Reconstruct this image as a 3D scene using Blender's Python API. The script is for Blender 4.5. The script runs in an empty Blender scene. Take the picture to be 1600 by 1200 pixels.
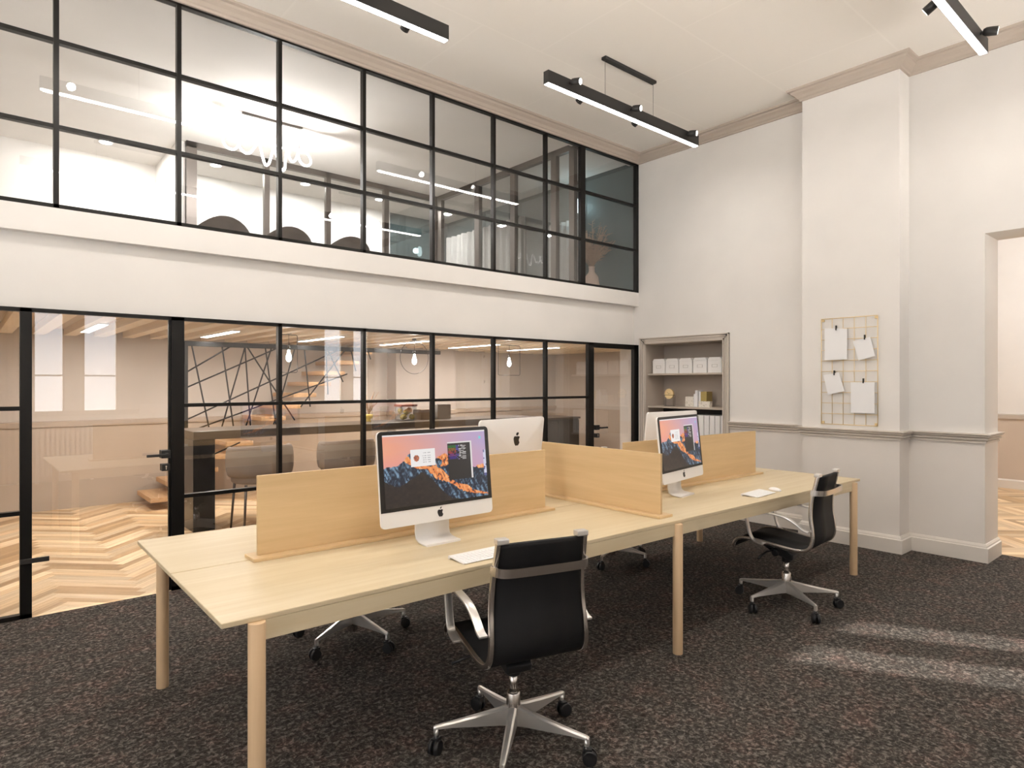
import bpy, bmesh, math, random
from mathutils import Vector, Matrix
random.seed(7)
S = bpy.context.scene
COL = S.collection
PI = math.pi
R = math.radians

# ------------------------------------------------------------------ camera, world, sun, exposure
YAW = math.degrees(math.atan(1.166))          # angle from +X (along the glass wall) towards +Y
cam_d = bpy.data.cameras.new('camera'); cam = bpy.data.objects.new('camera', cam_d); COL.objects.link(cam)
cam_d.sensor_width = 36; cam_d.lens = 22.5; cam_d.shift_y = -0.0006; cam_d.clip_start = 0.05
cam.location = (0, 0, 1.48); cam.rotation_euler = (R(90), 0, R(YAW-90))
S.camera = cam
W = bpy.data.worlds.new('world'); S.world = W; W.use_nodes = True
# pale sky above the horizon, bright lower half added to light the ceiling
_n = W.node_tree.nodes; _l = W.node_tree.links; _tc = _n.new('ShaderNodeTexCoord'); _sx = _n.new('ShaderNodeSeparateXYZ'); _mr = _n.new('ShaderNodeMapRange'); _mx = _n.new('ShaderNodeMixRGB')
_l.new(_tc.outputs['Generated'], _sx.inputs[0]); _l.new(_sx.outputs['Z'], _mr.inputs[0]); _mr.inputs[1].default_value = -0.32; _mr.inputs[2].default_value = -0.12
_l.new(_mr.outputs[0], _mx.inputs[0]); _mx.inputs[1].default_value = (1.0, 0.95, 0.895, 1); _mx.inputs[2].default_value = (0.11, 0.113, 0.118, 1)
_l.new(_mx.outputs[0], _n['Background'].inputs[0]); _n['Background'].inputs[1].default_value = 34.0
sun_d = bpy.data.lights.new('sun', 'SUN'); sun = bpy.data.objects.new('sun', sun_d); COL.objects.link(sun)
sun_d.energy = 10.0; sun_d.angle = R(0.8); sun_d.color = (1.0, 0.95, 0.88)
sun.rotation_euler = Vector((-0.5145, 0.857, -0.71)).to_track_quat('-Z', 'Y').to_euler()
S.view_settings.view_transform = 'Standard'; S.view_settings.look = 'None'
S.view_settings.gamma = 1; S.view_settings.use_curve_mapping = False
S.view_settings.exposure = 0.05
S.cycles.max_bounces = 10; S.cycles.diffuse_bounces = 5; S.cycles.transparent_max_bounces = 24
S.cycles.sample_clamp_indirect = 6; S.cycles.caustics_reflective = False; S.cycles.caustics_refractive = False

TRACK_W = 21.0; SPOT_W = 7.0; BACK_W = 28.0; UP_W = 105.0; WARM = (1.0, 0.93, 0.86)

# ------------------------------------------------------------------ materials
MATS = {}
def mat(name, col, rough=0.5, metal=0.0, emit=None, es=1.0, spec=0.5):
    if name in MATS: return MATS[name]
    m = bpy.data.materials.new(name); m.use_nodes = True; b = m.node_tree.nodes['Principled BSDF']
    b.inputs['Base Color'].default_value = (*col, 1); b.inputs['Roughness'].default_value = rough
    b.inputs['Metallic'].default_value = metal; b.inputs['Specular IOR Level'].default_value = spec
    if emit: b.inputs['Emission Color'].default_value = (*emit, 1); b.inputs['Emission Strength'].default_value = es
    MATS[name] = m
    return m
def nodes(m): return m.node_tree.nodes, m.node_tree.links, m.node_tree.nodes['Principled BSDF']
def coords(m, scale, rot=(0, 0, 0)):
    N, L, b = nodes(m); tc = N.new('ShaderNodeTexCoord'); mp = N.new('ShaderNodeMapping')
    mp.inputs['Scale'].default_value = scale; mp.inputs['Rotation'].default_value = rot
    L.new(tc.outputs['Object'], mp.inputs['Vector']); return mp.outputs['Vector']
def ramp(m, fac, stops):
    N, L, b = nodes(m); r = N.new('ShaderNodeValToRGB'); e = r.color_ramp.elements
    while len(e) < len(stops): e.new(0.5)
    for k, (p, c) in enumerate(stops): e[k].position = p; e[k].color = (*c, 1)
    L.new(fac, r.inputs['Fac']); return r.outputs['Color']
def noise(m, vec, scale, detail=4, rough=0.5, dist=0.0):
    N, L, b = nodes(m); n = N.new('ShaderNodeTexNoise'); n.inputs['Scale'].default_value = scale
    n.inputs['Detail'].default_value = detail; n.inputs['Roughness'].default_value = rough; n.inputs['Distortion'].default_value = dist
    L.new(vec, n.inputs['Vector']); return n.outputs['Fac']
def bump(m, h, strength, dist=0.01):
    N, L, b = nodes(m); bp = N.new('ShaderNodeBump'); bp.inputs['Strength'].default_value = strength; bp.inputs['Distance'].default_value = dist
    L.new(h, bp.inputs['Height']); L.new(bp.outputs['Normal'], b.inputs['Normal'])
def plaster(name, col, rough=0.85):
    m = mat(name, col, rough, spec=0.25); N, L, b = nodes(m)
    v = coords(m, (1, 1, 1)); n = noise(m, v, 2.2, 3)
    L.new(ramp(m, n, [(0.3, tuple(c*0.97 for c in col)), (0.7, tuple(min(1, c*1.02) for c in col))]), b.inputs['Base Color'])
    bump(m, noise(m, v, 260, 2), 0.04, 0.002); return m
def wood(name, a, b_, axis=0, scale=1.0, rough=0.42, spec=0.4):
    m = mat(name, a, rough, spec=spec); N, L, b = nodes(m)
    s = [16*scale]*3; s[axis] = 0.9*scale
    v = coords(m, tuple(s)); n = noise(m, v, 1.6, 6, 0.62, 0.25)
    mid = tuple((x+y)/2 for x, y in zip(a, b_))
    L.new(ramp(m, n, [(0.28, b_), (0.5, mid), (0.68, a)]), b.inputs['Base Color'])
    bump(m, n, 0.03, 0.002); return m
def glass(name, tint=(1, 1, 1), ior=2.35):
    m = bpy.data.materials.new(name); m.use_nodes = True; N = m.node_tree.nodes; L = m.node_tree.links
    N.remove(N['Principled BSDF']); out = N['Material Output']
    t = N.new('ShaderNodeBsdfTransparent'); t.inputs[0].default_value = (*tint, 1)
    g = N.new('ShaderNodeBsdfGlossy'); g.inputs['Roughness'].default_value = 0.0
    f = N.new('ShaderNodeFresnel'); f.inputs[0].default_value = ior; x = N.new('ShaderNodeMixShader')
    geo = N.new('ShaderNodeNewGeometry'); sb = N.new('ShaderNodeMath'); sb.operation = 'SUBTRACT'; sb.inputs[0].default_value = 1; L.new(geo.outputs['Backfacing'], sb.inputs[1])
    f2 = N.new('ShaderNodeMath'); f2.operation = 'MULTIPLY'; L.new(f.outputs[0], f2.inputs[0]); L.new(sb.outputs[0], f2.inputs[1])
    L.new(f2.outputs[0], x.inputs[0]); L.new(t.outputs[0], x.inputs[1]); L.new(g.outputs[0], x.inputs[2]); L.new(x.outputs[0], out.inputs[0])
    MATS[name] = m; return m

m_wall = plaster('cream_plaster', (0.765, 0.74, 0.71))
m_wains = plaster('greige_paint', (0.76, 0.71, 0.66))
m_trim = plaster('greige_trim', (0.47, 0.405, 0.345), 0.6)
m_white = plaster('white_plaster', (0.85, 0.83, 0.80))
m_tan = plaster('tan_plaster', (0.54, 0.485, 0.43))
m_tan2 = plaster('tan_wainscot', (0.46, 0.385, 0.315))
m_grey = plaster('grey_plaster', (0.44, 0.39, 0.35))
m_teal = plaster('teal_panel', (0.05, 0.085, 0.09), 0.5)
m_rail = plaster('rail_paint', (0.62, 0.56, 0.50), 0.6)
m_base = plaster('light_trim', (0.70, 0.65, 0.59), 0.5)
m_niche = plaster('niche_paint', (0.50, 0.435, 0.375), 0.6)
m_black = mat('black_steel', (0.012, 0.011, 0.010), 0.35, 0.6)
m_brz = mat('bronze_steel', (0.10, 0.085, 0.075), 0.38, 0.6)
m_matte = mat('matte_black', (0.018, 0.017, 0.016), 0.5)
m_rod = mat('flat_black', (0.010, 0.010, 0.010), 0.9, spec=0.05)
m_rubber = mat('black_plastic', (0.010, 0.010, 0.011), 0.45)
m_chrome = mat('polished_aluminium', (0.80, 0.78, 0.75), 0.28, 0.8)
m_chromed = mat('brushed_aluminium', (0.68, 0.65, 0.62), 0.25, 1.0)
m_leather = mat('black_mesh_fabric', (0.006, 0.006, 0.0065), 0.6, spec=0.25)
m_shell = mat('silver_shell', (0.84, 0.82, 0.80), 0.4, 0.0)
m_bezel = mat('black_bezel', (0.013, 0.011, 0.010), 0.3)
m_logo = mat('dark_logo', (0.018, 0.016, 0.015), 0.3)
m_key = mat('white_keys', (0.86, 0.86, 0.86), 0.5)
m_keyg = mat('key_gap_grey', (0.45, 0.45, 0.46), 0.5)
m_gold = mat('brass_wire', (0.78, 0.60, 0.32), 0.35, 0.35)
m_paper = mat('white_paper', (0.84, 0.84, 0.85), 0.8)
m_card = mat('white_cardboard', (0.82, 0.81, 0.80), 0.7)
m_line = mat('grey_outline', (0.42, 0.40, 0.38), 0.6)
m_olive = mat('brass_sheet', (0.42, 0.33, 0.12), 0.35, 0.5)
m_terr = mat('speckled_terrazzo', (0.74, 0.70, 0.62), 0.6)
N, L, b = nodes(m_terr); v = coords(m_terr, (1, 1, 1))
L.new(ramp(m_terr, noise(m_terr, v, 75, 1), [(0.30, (0.20, 0.17, 0.10)), (0.38, (0.74, 0.70, 0.62)), (1, (0.80, 0.77, 0.70))]), b.inputs['Base Color'])
m_uph = plaster('taupe_velvet', (0.23, 0.19, 0.16), 0.9)
m_counter = wood('dark_counter_wood', (0.10, 0.075, 0.055), (0.05, 0.038, 0.03), 0)
m_slab = mat('black_slab', (0.012, 0.012, 0.013), 0.25)
m_step = wood('stair_oak', (0.56, 0.36, 0.20), (0.42, 0.25, 0.12), 1)
m_batten = wood('ceiling_batten_oak', (0.90, 0.79, 0.63), (0.84, 0.72, 0.55), 1)
m_desk = wood('desk_oak', (0.64, 0.545, 0.38), (0.575, 0.465, 0.295), 0, 1.0)
m_deskz = wood('desk_oak_leg', (0.70, 0.51, 0.32), (0.61, 0.42, 0.25), 2, 1.0)
m_div = wood('divider_oak', (0.665, 0.485, 0.275), (0.565, 0.40, 0.215), 0, 0.8)
m_divy = wood('divider_oak_cross', (0.665, 0.485, 0.275), (0.565, 0.40, 0.215), 1, 0.8)
m_lemon = mat('lemon_yellow', (0.62, 0.45, 0.10), 0.5)
m_stone = plaster('grey_stone', (0.22, 0.20, 0.18), 0.7)
m_brown = mat('brown_box', (0.16, 0.11, 0.08), 0.6)
m_dry = mat('dried_grass', (0.42, 0.27, 0.17), 0.9)
m_vase = mat('blush_ceramic', (0.55, 0.42, 0.34), 0.6)
m_drape = mat('grey_drape', (0.50, 0.49, 0.47), 0.9)
m_curt = mat('taupe_curtain', (0.42, 0.36, 0.31), 0.9)
m_rad = mat('radiator_enamel', (0.82, 0.78, 0.72), 0.4)
m_dkchair = mat('dark_brown_leather', (0.055, 0.042, 0.033), 0.6)
m_glass = glass('pane_glass')
m_glass_in = glass('tinted_glass', (0.86, 0.87, 0.87))
m_glass_jar = glass('jar_glass', (0.85, 0.88, 0.9))
def emis(name, col, s): return mat(name, (0.9, 0.9, 0.9), 0.5, emit=col, es=s)
m_led = emis('led_strip', (1.0, 0.97, 0.92), 14.0)
m_lens = emis('spot_lens', (1.0, 0.97, 0.93), 5.0)
m_bulb = emis('bulb_glow', (1.0, 0.96, 0.88), 9.0)
m_neon = emis('neon_tube', (1.0, 1.0, 1.0), 9.0)
m_down = emis('downlight_disc', (1.0, 0.98, 0.95), 8.0)
m_cyan = emis('wall_lamp_glow', (0.75, 0.97, 1.0), 7.0)

m_ceil = mat('panel_ceiling', (0.76, 0.715, 0.65), 0.85, spec=0.2); N, L, b = nodes(m_ceil)
v = coords(m_ceil, (1, 1, 1)); br = N.new('ShaderNodeTexBrick'); L.new(v, br.inputs['Vector'])
br.inputs['Scale'].default_value = 1.0; br.inputs['Brick Width'].default_value = 1.25; br.inputs['Row Height'].default_value = 1.0
br.inputs['Mortar Size'].default_value = 0.012; br.inputs['Mortar Smooth'].default_value = 0.6
br.inputs['Color1'].default_value = (0.855, 0.815, 0.76, 1); br.inputs['Color2'].default_value = (0.865, 0.825, 0.77, 1); br.inputs['Mortar'].default_value = (0.885, 0.845, 0.79, 1)
L.new(br.outputs['Color'], b.inputs['Base Color'])

m_carpet = mat('dark_carpet', (0.08, 0.07, 0.06), 0.95, spec=0.1); N, L, b = nodes(m_carpet)
v = coords(m_carpet, (1, 1, 1)); fine = noise(m_carpet, v, 48, 3, 0.75, 0.6); big = noise(m_carpet, v, 5.5, 6, 0.75)
c1 = ramp(m_carpet, fine, [(0.32, (0.018, 0.0155, 0.0135)), (0.50, (0.054, 0.0475, 0.042)), (0.68, (0.205, 0.185, 0.166))])
c2 = ramp(m_carpet, big, [(0.36, (0.72, 0.74, 0.74)), (0.5, (0.92, 0.90, 0.88)), (0.66, (1.3, 1.02, 0.98))])
mx = N.new('ShaderNodeMixRGB'); mx.blend_type = 'MULTIPLY'; mx.inputs[0].default_value = 1; L.new(c1, mx.inputs[1]); L.new(c2, mx.inputs[2])
L.new(mx.outputs[0], b.inputs['Base Color']); bump(m_carpet, fine, 0.8, 0.012)

m_parq = mat('parquet_oak', (0.6, 0.45, 0.28), 0.38, spec=0.4); N, L, b = nodes(m_parq)
at = N.new('ShaderNodeAttribute'); at.attribute_name = 'tone'; v = coords(m_parq, (1, 1, 1))
uv = N.new('ShaderNodeUVMap'); mp = N.new('ShaderNodeMapping'); mp.inputs['Scale'].default_value = (1.2, 30, 1); L.new(uv.outputs[0], mp.inputs[0])
g1 = ramp(m_parq, noise(m_parq, mp.outputs[0], 1.5, 5, 0.65), [(0.3, (0.72, 0.67, 0.61)), (0.66, (1.12, 1.11, 1.10))])
mx = N.new('ShaderNodeMixRGB'); mx.blend_type = 'MULTIPLY'; mx.inputs[0].default_value = 1; L.new(at.outputs['Color'], mx.inputs[1]); L.new(g1, mx.inputs[2])
L.new(mx.outputs[0], b.inputs['Base Color'])

m_screen = mat('screen_picture', (0, 0, 0), 0.2); N, L, b = nodes(m_screen)
at = N.new('ShaderNodeAttribute'); at.attribute_name = 'pix'; b.inputs['Base Color'].default_value = (0.01, 0.01, 0.01, 1)
L.new(at.outputs['Color'], b.inputs['Emission Color']); b.inputs['Emission Strength'].default_value = 0.9

# ------------------------------------------------------------------ mesh helpers
class MB:
    def __init__(s): s.bm = bmesh.new()
    def face(s, vs, mi=0):
        try: f = s.bm.faces.new(vs); f.material_index = mi; return f
        except ValueError: return None
    def box(s, x0, x1, y0, y1, z0, z1, mi=0, T=None):
        p = [Vector(c) for c in ((x0, y0, z0), (x1, y0, z0), (x1, y1, z0), (x0, y1, z0), (x0, y0, z1), (x1, y0, z1), (x1, y1, z1), (x0, y1, z1))]
        if T: p = [T @ c for c in p]
        v = [s.bm.verts.new(c) for c in p]
        for q in ((3, 2, 1, 0), (4, 5, 6, 7), (0, 1, 5, 4), (1, 2, 6, 5), (2, 3, 7, 6), (3, 0, 4, 7)): s.face([v[k] for k in q], mi)
        return s
    def cyl(s, p0, p1, r, r2=None, n=20, mi=0, caps=True):
        p0, p1 = Vector(p0), Vector(p1); r2 = r if r2 is None else r2
        d = (p1-p0).normalized(); u = d.orthogonal().normalized(); w = d.cross(u)
        a = [s.bm.verts.new(p0+(u*math.cos(t)+w*math.sin(t))*r) for t in [2*PI*k/n for k in range(n)]]
        c = [s.bm.verts.new(p1+(u*math.cos(t)+w*math.sin(t))*r2) for t in [2*PI*k/n for k in range(n)]]
        for k in range(n):
            f = s.face([a[k], a[(k+1) % n], c[(k+1) % n], c[k]], mi)
            if f: f.smooth = True
        if caps: s.face(a[::-1], mi); s.face(c, mi)
        return s
    def tube(s, pts, r, n=8, mi=0, closed=False):
        pts = [Vector(p) for p in pts]; rings = []; m = len(pts); prev = None
        for i, p in enumerate(pts):
            a = pts[(i-1) % m] if (i > 0 or closed) else p; c = pts[(i+1) % m] if (i < m-1 or closed) else p
            d = (c-a).normalized()
            u = d.orthogonal().normalized() if prev is None else (prev-d*prev.dot(d)).normalized()
            prev = u; w = d.cross(u)
            rings.append([s.bm.verts.new(p+(u*math.cos(2*PI*k/n)+w*math.sin(2*PI*k/n))*r) for k in range(n)])
        for i in range(m if closed else m-1):
            A, B = rings[i], rings[(i+1) % m]
            for k in range(n):
                f = s.face([A[k], A[(k+1) % n], B[(k+1) % n], B[k]], mi)
                if f: f.smooth = True
        if not closed: s.face(rings[0][::-1], mi); s.face(rings[-1], mi)
        return s
    def lathe(s, prof, c=(0, 0, 0), n=28, mi=0):
        rings = []
        for r, z in prof: rings.append([s.bm.verts.new((c[0]+r*math.cos(2*PI*k/n), c[1]+r*math.sin(2*PI*k/n), c[2]+z)) for k in range(n)])
        for A, B in zip(rings, rings[1:]):
            for k in range(n):
                f = s.face([A[k], A[(k+1) % n], B[(k+1) % n], B[k]], mi)
                if f: f.smooth = True
        s.face(rings[0][::-1], mi); s.face(rings[-1], mi); return s
    def prism(s, pts, a, b, axis='z', mi=0, T=None):
        def P(u, w, h):
            q = Vector({'z': (u, w, h), 'y': (u, h, w), 'x': (h, u, w)}[axis]); return T @ q if T else q
        lo = [s.bm.verts.new(P(u, w, a)) for u, w in pts]; hi = [s.bm.verts.new(P(u, w, b)) for u, w in pts]; n = len(pts)
        s.face(lo[::-1], mi); s.face(hi, mi)
        for k in range(n): s.face([lo[k], lo[(k+1) % n], hi[(k+1) % n], hi[k]], mi)
        return s
    def strip(s, path, x0, x1, th, mi=0, smooth=True):
        # a band of thickness th following path (y, z), spanning x0..x1
        n = len(path); L1, L2 = [], []
        for i, (y, z) in enumerate(path):
            a = path[max(i-1, 0)]; c = path[min(i+1, n-1)]; d = Vector((c[0]-a[0], c[1]-a[1])).normalized(); nn = Vector((-d.y, d.x))
            L1.append((y+nn.x*th/2, z+nn.y*th/2)); L2.append((y-nn.x*th/2, z-nn.y*th/2))
        V = [[s.bm.verts.new((x, y, z)) for (y, z) in Ln] for x in (x0, x1) for Ln in (L1, L2)]
        a, b2, c, d = V
        for i in range(n-1):
            for q in ((a[i], c[i], c[i+1], a[i+1]), (b2[i+1], d[i+1], d[i], b2[i]), (a[i], a[i+1], b2[i+1], b2[i]), (c[i+1], c[i], d[i], d[i+1])):
                f = s.face(q, mi)
                if f: f.smooth = smooth
        s.face((a[0], b2[0], d[0], c[0]), mi); s.face((a[-1], c[-1], d[-1], b2[-1]), mi); return s
    def molding(s, path, prof, mi=0):
        # profile (offset to the right of the travel direction, z) swept along a plan path with mitred corners
        n = len(path); P = [Vector(p) for p in path]; rows = []
        for i in range(n):
            nb = []
            if i > 0: d = (P[i]-P[i-1]).normalized(); nb.append(Vector((d.y, -d.x)))
            if i < n-1: d = (P[i+1]-P[i]).normalized(); nb.append(Vector((d.y, -d.x)))
            m = nb[0] if len(nb) == 1 else (nb[0]+nb[1])/(1+nb[0].dot(nb[1]))
            rows.append([s.bm.verts.new((P[i].x+m.x*o, P[i].y+m.y*o, z)) for o, z in prof])
        k = len(prof)
        for A, B in zip(rows, rows[1:]):
            for j in range(k): s.face([A[j], A[(j+1) % k], B[(j+1) % k], B[j]], mi)
        s.face(rows[0][::-1], mi); s.face(rows[-1], mi); return s
    def build(s, name, mats, parent=None, bevel=0, seg=2, smooth=False, sub=0):
        bmesh.ops.recalc_face_normals(s.bm, faces=s.bm.faces)
        if smooth:
            for f in s.bm.faces: f.smooth = True
        me = bpy.data.meshes.new(name); s.bm.to_mesh(me); s.bm.free()
        for m in (mats if isinstance(mats, (list, tuple)) else [mats]): me.materials.append(m)
        o = bpy.data.objects.new(name, me); COL.objects.link(o)
        if parent: o.parent = parent
        if bevel:
            b = o.modifiers.new('bevel', 'BEVEL'); b.width = bevel; b.segments = seg; b.limit_method = 'ANGLE'; b.angle_limit = R(40); b.harden_normals = False
        if sub: q = o.modifiers.new('sub', 'SUBSURF'); q.levels = sub; q.render_levels = sub
        return o
def tag(o, label=None, cat=None, group=None, kind=None):
    if label: o['label'] = label
    if cat: o['category'] = cat
    if group: o['group'] = group
    if kind: o['kind'] = kind
    return o
def thing(name, label, cat, loc=(0, 0, 0), rz=0, group=None):
    o = bpy.data.objects.new(name, None); COL.objects.link(o); o.empty_display_size = 0.1
    o.location = loc; o.rotation_euler = (0, 0, rz); return tag(o, label, cat, group)
def at(o, loc, rz=0): o.location = loc; o.rotation_euler = (0, 0, rz); return o
def copy_tree(o, parent=None):
    c = o.copy(); COL.objects.link(c)
    if parent: c.parent = parent
    for ch in list(o.children): copy_tree(ch, c)
    return c
def struct(o, label, cat): return tag(o, label, cat, kind='structure')
def light(kind, name, loc, energy, parent=None, color=WARM, size=0.05, size_y=None, direction=None, spot=None, blend=0.5):
    d = bpy.data.lights.new(name, kind); d.energy = energy; d.color = color
    if kind == 'AREA':
        d.size = size
        if size_y: d.shape = 'RECTANGLE'; d.size_y = size_y
    else: d.shadow_soft_size = size
    if kind == 'SPOT': d.spot_size = spot or R(60); d.spot_blend = blend
    o = bpy.data.objects.new(name, d); COL.objects.link(o); o.location = loc
    if direction: o.rotation_euler = Vector(direction).to_track_quat('-Z', 'Y').to_euler()
    if parent: o.parent = parent
    return o
def rrect(x0, x1, z0, z1, r, n=5):
    P = []
    for cx, cz, a in ((x1-r, z1-r, 0), (x0+r, z1-r, 90), (x0+r, z0+r, 180), (x1-r, z0+r, 270)):
        for k in range(n+1): t = R(a+90*k/n); P.append((cx+r*math.cos(t), cz+r*math.sin(t)))
    return P

# ------------------------------------------------------------------ the room shell
YG = 5.05; XC = 6.42; XL = -3.4; YF = -1.7; ZC = 4.32
m = MB(); m.box(XL, 6.82, YF, YG, -0.1, 0); struct(m.build('floor', m_carpet), 'dark brown flecked carpet of the main office', 'carpet')
m = MB(); m.box(XL, 6.9, YF, YG+0.25, ZC, ZC+0.12); struct(m.build('ceiling', m_ceil), 'cream ceiling with faint panel seams above the desks', 'ceiling')
def parquet(name, x0, x1, y0, y1, label):
    mb = MB(); bm = mb.bm; uvl = bm.loops.layers.uv.new('UVMap'); tone = bm.loops.layers.color.new('tone')
    rnd = random.Random(3); c45 = math.sqrt(0.5); Lp, Wp = 0.64, 0.08; n = int(Lp/Wp)
    tones = [(0.84, 0.73, 0.58), (0.87, 0.77, 0.63), (0.78, 0.66, 0.51), (0.89, 0.80, 0.67), (0.72, 0.60, 0.45)]
    cx, cy = (x0+x1)/2, (y0+y1)/2; ext = (x1-x0+y1-y0)*0.75; K = int(ext/Wp)+2
    def plank(a0, a1, b0, b1, along):
        q = []
        for (a, b_) in ((a0, b0), (a1, b0), (a1, b1), (a0, b1)): q.append((cx+(a-b_)*c45, cy+(a+b_)*c45))
        # clip to rectangle
        uvs = [(0, 0), (1, 0), (1, 1), (0, 1)] if along else [(0, 0), (0, 1), (1, 1), (1, 0)]
        poly = [(p[0], p[1], u[0]*Lp, u[1]*Wp) for p, u in zip(q, uvs)]
        for ax, lim, sg in ((0, x0, 1), (0, x1, -1), (1, y0, 1), (1, y1, -1)):
            out = []
            for i in range(len(poly)):
                A, B = poly[i], poly[(i+1) % len(poly)]; ia = (A[ax]-lim)*sg >= 0; ib = (B[ax]-lim)*sg >= 0
                if ia: out.append(A)
                if ia != ib: t = (lim-A[ax])/(B[ax]-A[ax]); out.append(tuple(A[k]+(B[k]-A[k])*t for k in range(4)))
            poly = out
            if len(poly) < 3: return
        vs = [bm.verts.new((p[0], p[1], 0)) for p in poly]
        try: f = bm.faces.new(vs)
        except ValueError: return
        t = rnd.choice(tones); j = rnd.uniform(0.9, 1.1); off = rnd.uniform(0, 50)
        for l, p in zip(f.loops, poly): l[uvl].uv = (p[2]+off, p[3]+off); l[tone] = (t[0]*j, t[1]*j, t[2]*j, 1)
    for i in range(-K, K):
        for j in range(-K//n-2, K//n+2):
            a = i*Wp+j*Lp; bb = i*Wp-j*Lp
            if abs(a) < ext and abs(bb) < ext:
                plank(a, a+Lp, bb, bb+Wp, True)            # planks running one way
                plank(a, a+Wp, bb+Wp, bb+Wp+Lp, False)     # planks running the other way
    return struct(mb.build(name, m_parq), label, 'wood floor')
parquet('floor_back', XL, 9.0, YG, 9.3, 'pale oak herringbone floor behind the glass wall')
parquet('floor_side', 6.82, 11.3, -2.6, 4.2, 'pale oak herringbone floor through the right hand opening')
m = MB(); m.box(6.82, 11.3, -2.6, 4.2, -0.12, -0.004); m.box(XL, 9.0, YG, 9.3, -0.12, -0.004); struct(m.build('floor_base', m_tan2), 'floor base under the oak parquet', 'floor')

# right wall, with alcove, pier and opening; painted in two tones above and below the rail
ZR = 1.0
m = MB()
def wallbox(x0, x1, y0, y1, z0, z1):
    if z0 < ZR < z1: m.box(x0, x1, y0, y1, z0, ZR, 1); m.box(x0, x1, y0, y1, ZR, z1, 0)
    else: m.box(x0, x1, y0, y1, z0, z1, 0 if z0 >= ZR else 1)
wallbox(XC, 6.90, 4.95, YG+0.3, 0, ZC); m.box(XC, 6.90, 3.876, 4.95, 1.965, ZC, 0); m.box(XC, 6.90, 3.876, 4.95, 0, 0.42, 1)
wallbox(XC, 6.90, 2.88, 3.876, 0, ZC); wallbox(6.18, 6.90, 2.03, 2.88, 0, ZC); wallbox(6.41, 6.81, 1.47, 2.03, 0, ZC)
m.box(6.41, 6.81, 0.0, 1.47, 2.72, ZC, 0); wallbox(6.41, 6.81, YF-0.3, 0.0, 0, ZC)
struct(m.build('wall_right', [m_wall, m_wains]), 'cream wall with greige lower half, chimney pier and alcove', 'wall')
m = MB(); m.box(6.80, 6.90, 3.876, 4.95, 0.42, 1.965, 0); m.box(XC+0.01, 6.80, 3.87, 3.879, 0.42, 1.965, 0); m.box(XC+0.01, 6.80, 4.947, 4.956, 0.42, 1.965, 0); m.box(XC+0.01, 6.80, 3.88, 4.947, 1.957, 1.97, 0)
struct(m.build('wall_alcove', m_niche), 'taupe lining of the shelving alcove', 'alcove')
m = MB()
lw = [(-1.1, 0.3), (0.9, 2.3), (2.9, 4.3)]; ya = YF-0.3
for a, c in lw+[(YG+0.3, None)]:
    m.box(XL-0.2, XL, ya, a, 0, 0.9, 1); m.box(XL-0.2, XL, ya, a, 0.9, ZC, 0)
    if c: m.box(XL-0.2, XL, a, c, 0, 0.9, 1); m.box(XL-0.2, XL, a, c, 3.7, ZC, 0); ya = c
struct(m.build('wall_left', [m_wall, m_wains]), 'cream wall out of frame on the left', 'wall')
# front wall behind the camera with two pairs of tall windows
wins = [(0.78, 1.18), (1.40, 1.88), (5.32, 5.72), (5.93, 6.295)]
m = MB(); xs = XL-0.1; zs, zh = 0.98, 2.86
def fw(x0, x1, z0, z1):
    if z0 < ZR < z1: m.box(x0, x1, YF-0.08, YF, z0, ZR, 1); m.box(x0, x1, YF-0.08, YF, ZR, z1, 0)
    else: m.box(x0, x1, YF-0.08, YF, z0, z1, 0 if z0 >= ZR else 1)
for a, c in wins: fw(xs, a, 0, ZC); m.box(a, c, YF-0.08, YF, 0, zs, 1); m.box(a, c, YF-0.08, YF, zh, ZC, 0); xs = c
fw(xs, 6.81, 0, ZC)
struct(m.build('wall_front', [m_wall, m_wains]), 'window wall behind the viewpoint', 'wall')
for k, (a, c) in enumerate(wins):
    t = struct(thing('window_%d' % (k+5), 'tall sash window in the wall behind the viewpoint', 'window', (a, YF-0.04, zs)), None, 'window')
    w = c-a; f = MB(); h = zh-zs
    for bx in ((0, w, 0, 0.04), (0, w, h-0.04, h), (0, w, h*0.33-0.012, h*0.33+0.012)): f.box(bx[0], bx[1], -0.03, 0.03, bx[2], bx[3])
    f.box(0, 0.03, -0.03, 0.03, 0, h); f.box(w-0.03, w, -0.03, 0.03, 0, h); f.build('window_frame', m_base, t)
    MB().box(0.02, w-0.02, -0.004, 0.004, 0.02, h-0.02).build('glass_pane', m_glass, t)

for k, (a, c) in enumerate(lw):  # unseen left windows, added to fill the room with soft daylight
    t = struct(thing('window_%d' % (k+11), 'large added fill light window in the unseen left wall', 'window', (XL-0.1, a, 0.9), 0), None, 'window'); w = c-a; h = 2.8; f = MB()
    for z in (0, 0.93, 1.86, h-0.05): f.box(-0.03, 0.03, 0, w, z, z+0.05)
    for y in (0, w/2-0.025, w-0.05): f.box(-0.03, 0.03, y, y+0.05, 0, h)
    f.build('window_frame', m_base, t); MB().box(-0.004, 0.004, 0.02, w-0.02, 0.02, h-0.02).build('glass_pane', m_glass, t)

# wall bands of the gallery edge above the lower glass wall
m = MB(); m.box(XL, XC, YG+0.07, YG+0.33, 1.958, 2.443); m.box(XL, XC, YG, YG+0.33, 2.443, 2.612); m.box(XL, XC, YG+0.02, YG+0.12, 4.222, ZC)
struct(m.build('wall_gallery', m_wall), 'cream wall band with a shallow ledge between the two rows of glazing', 'wall')

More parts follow.
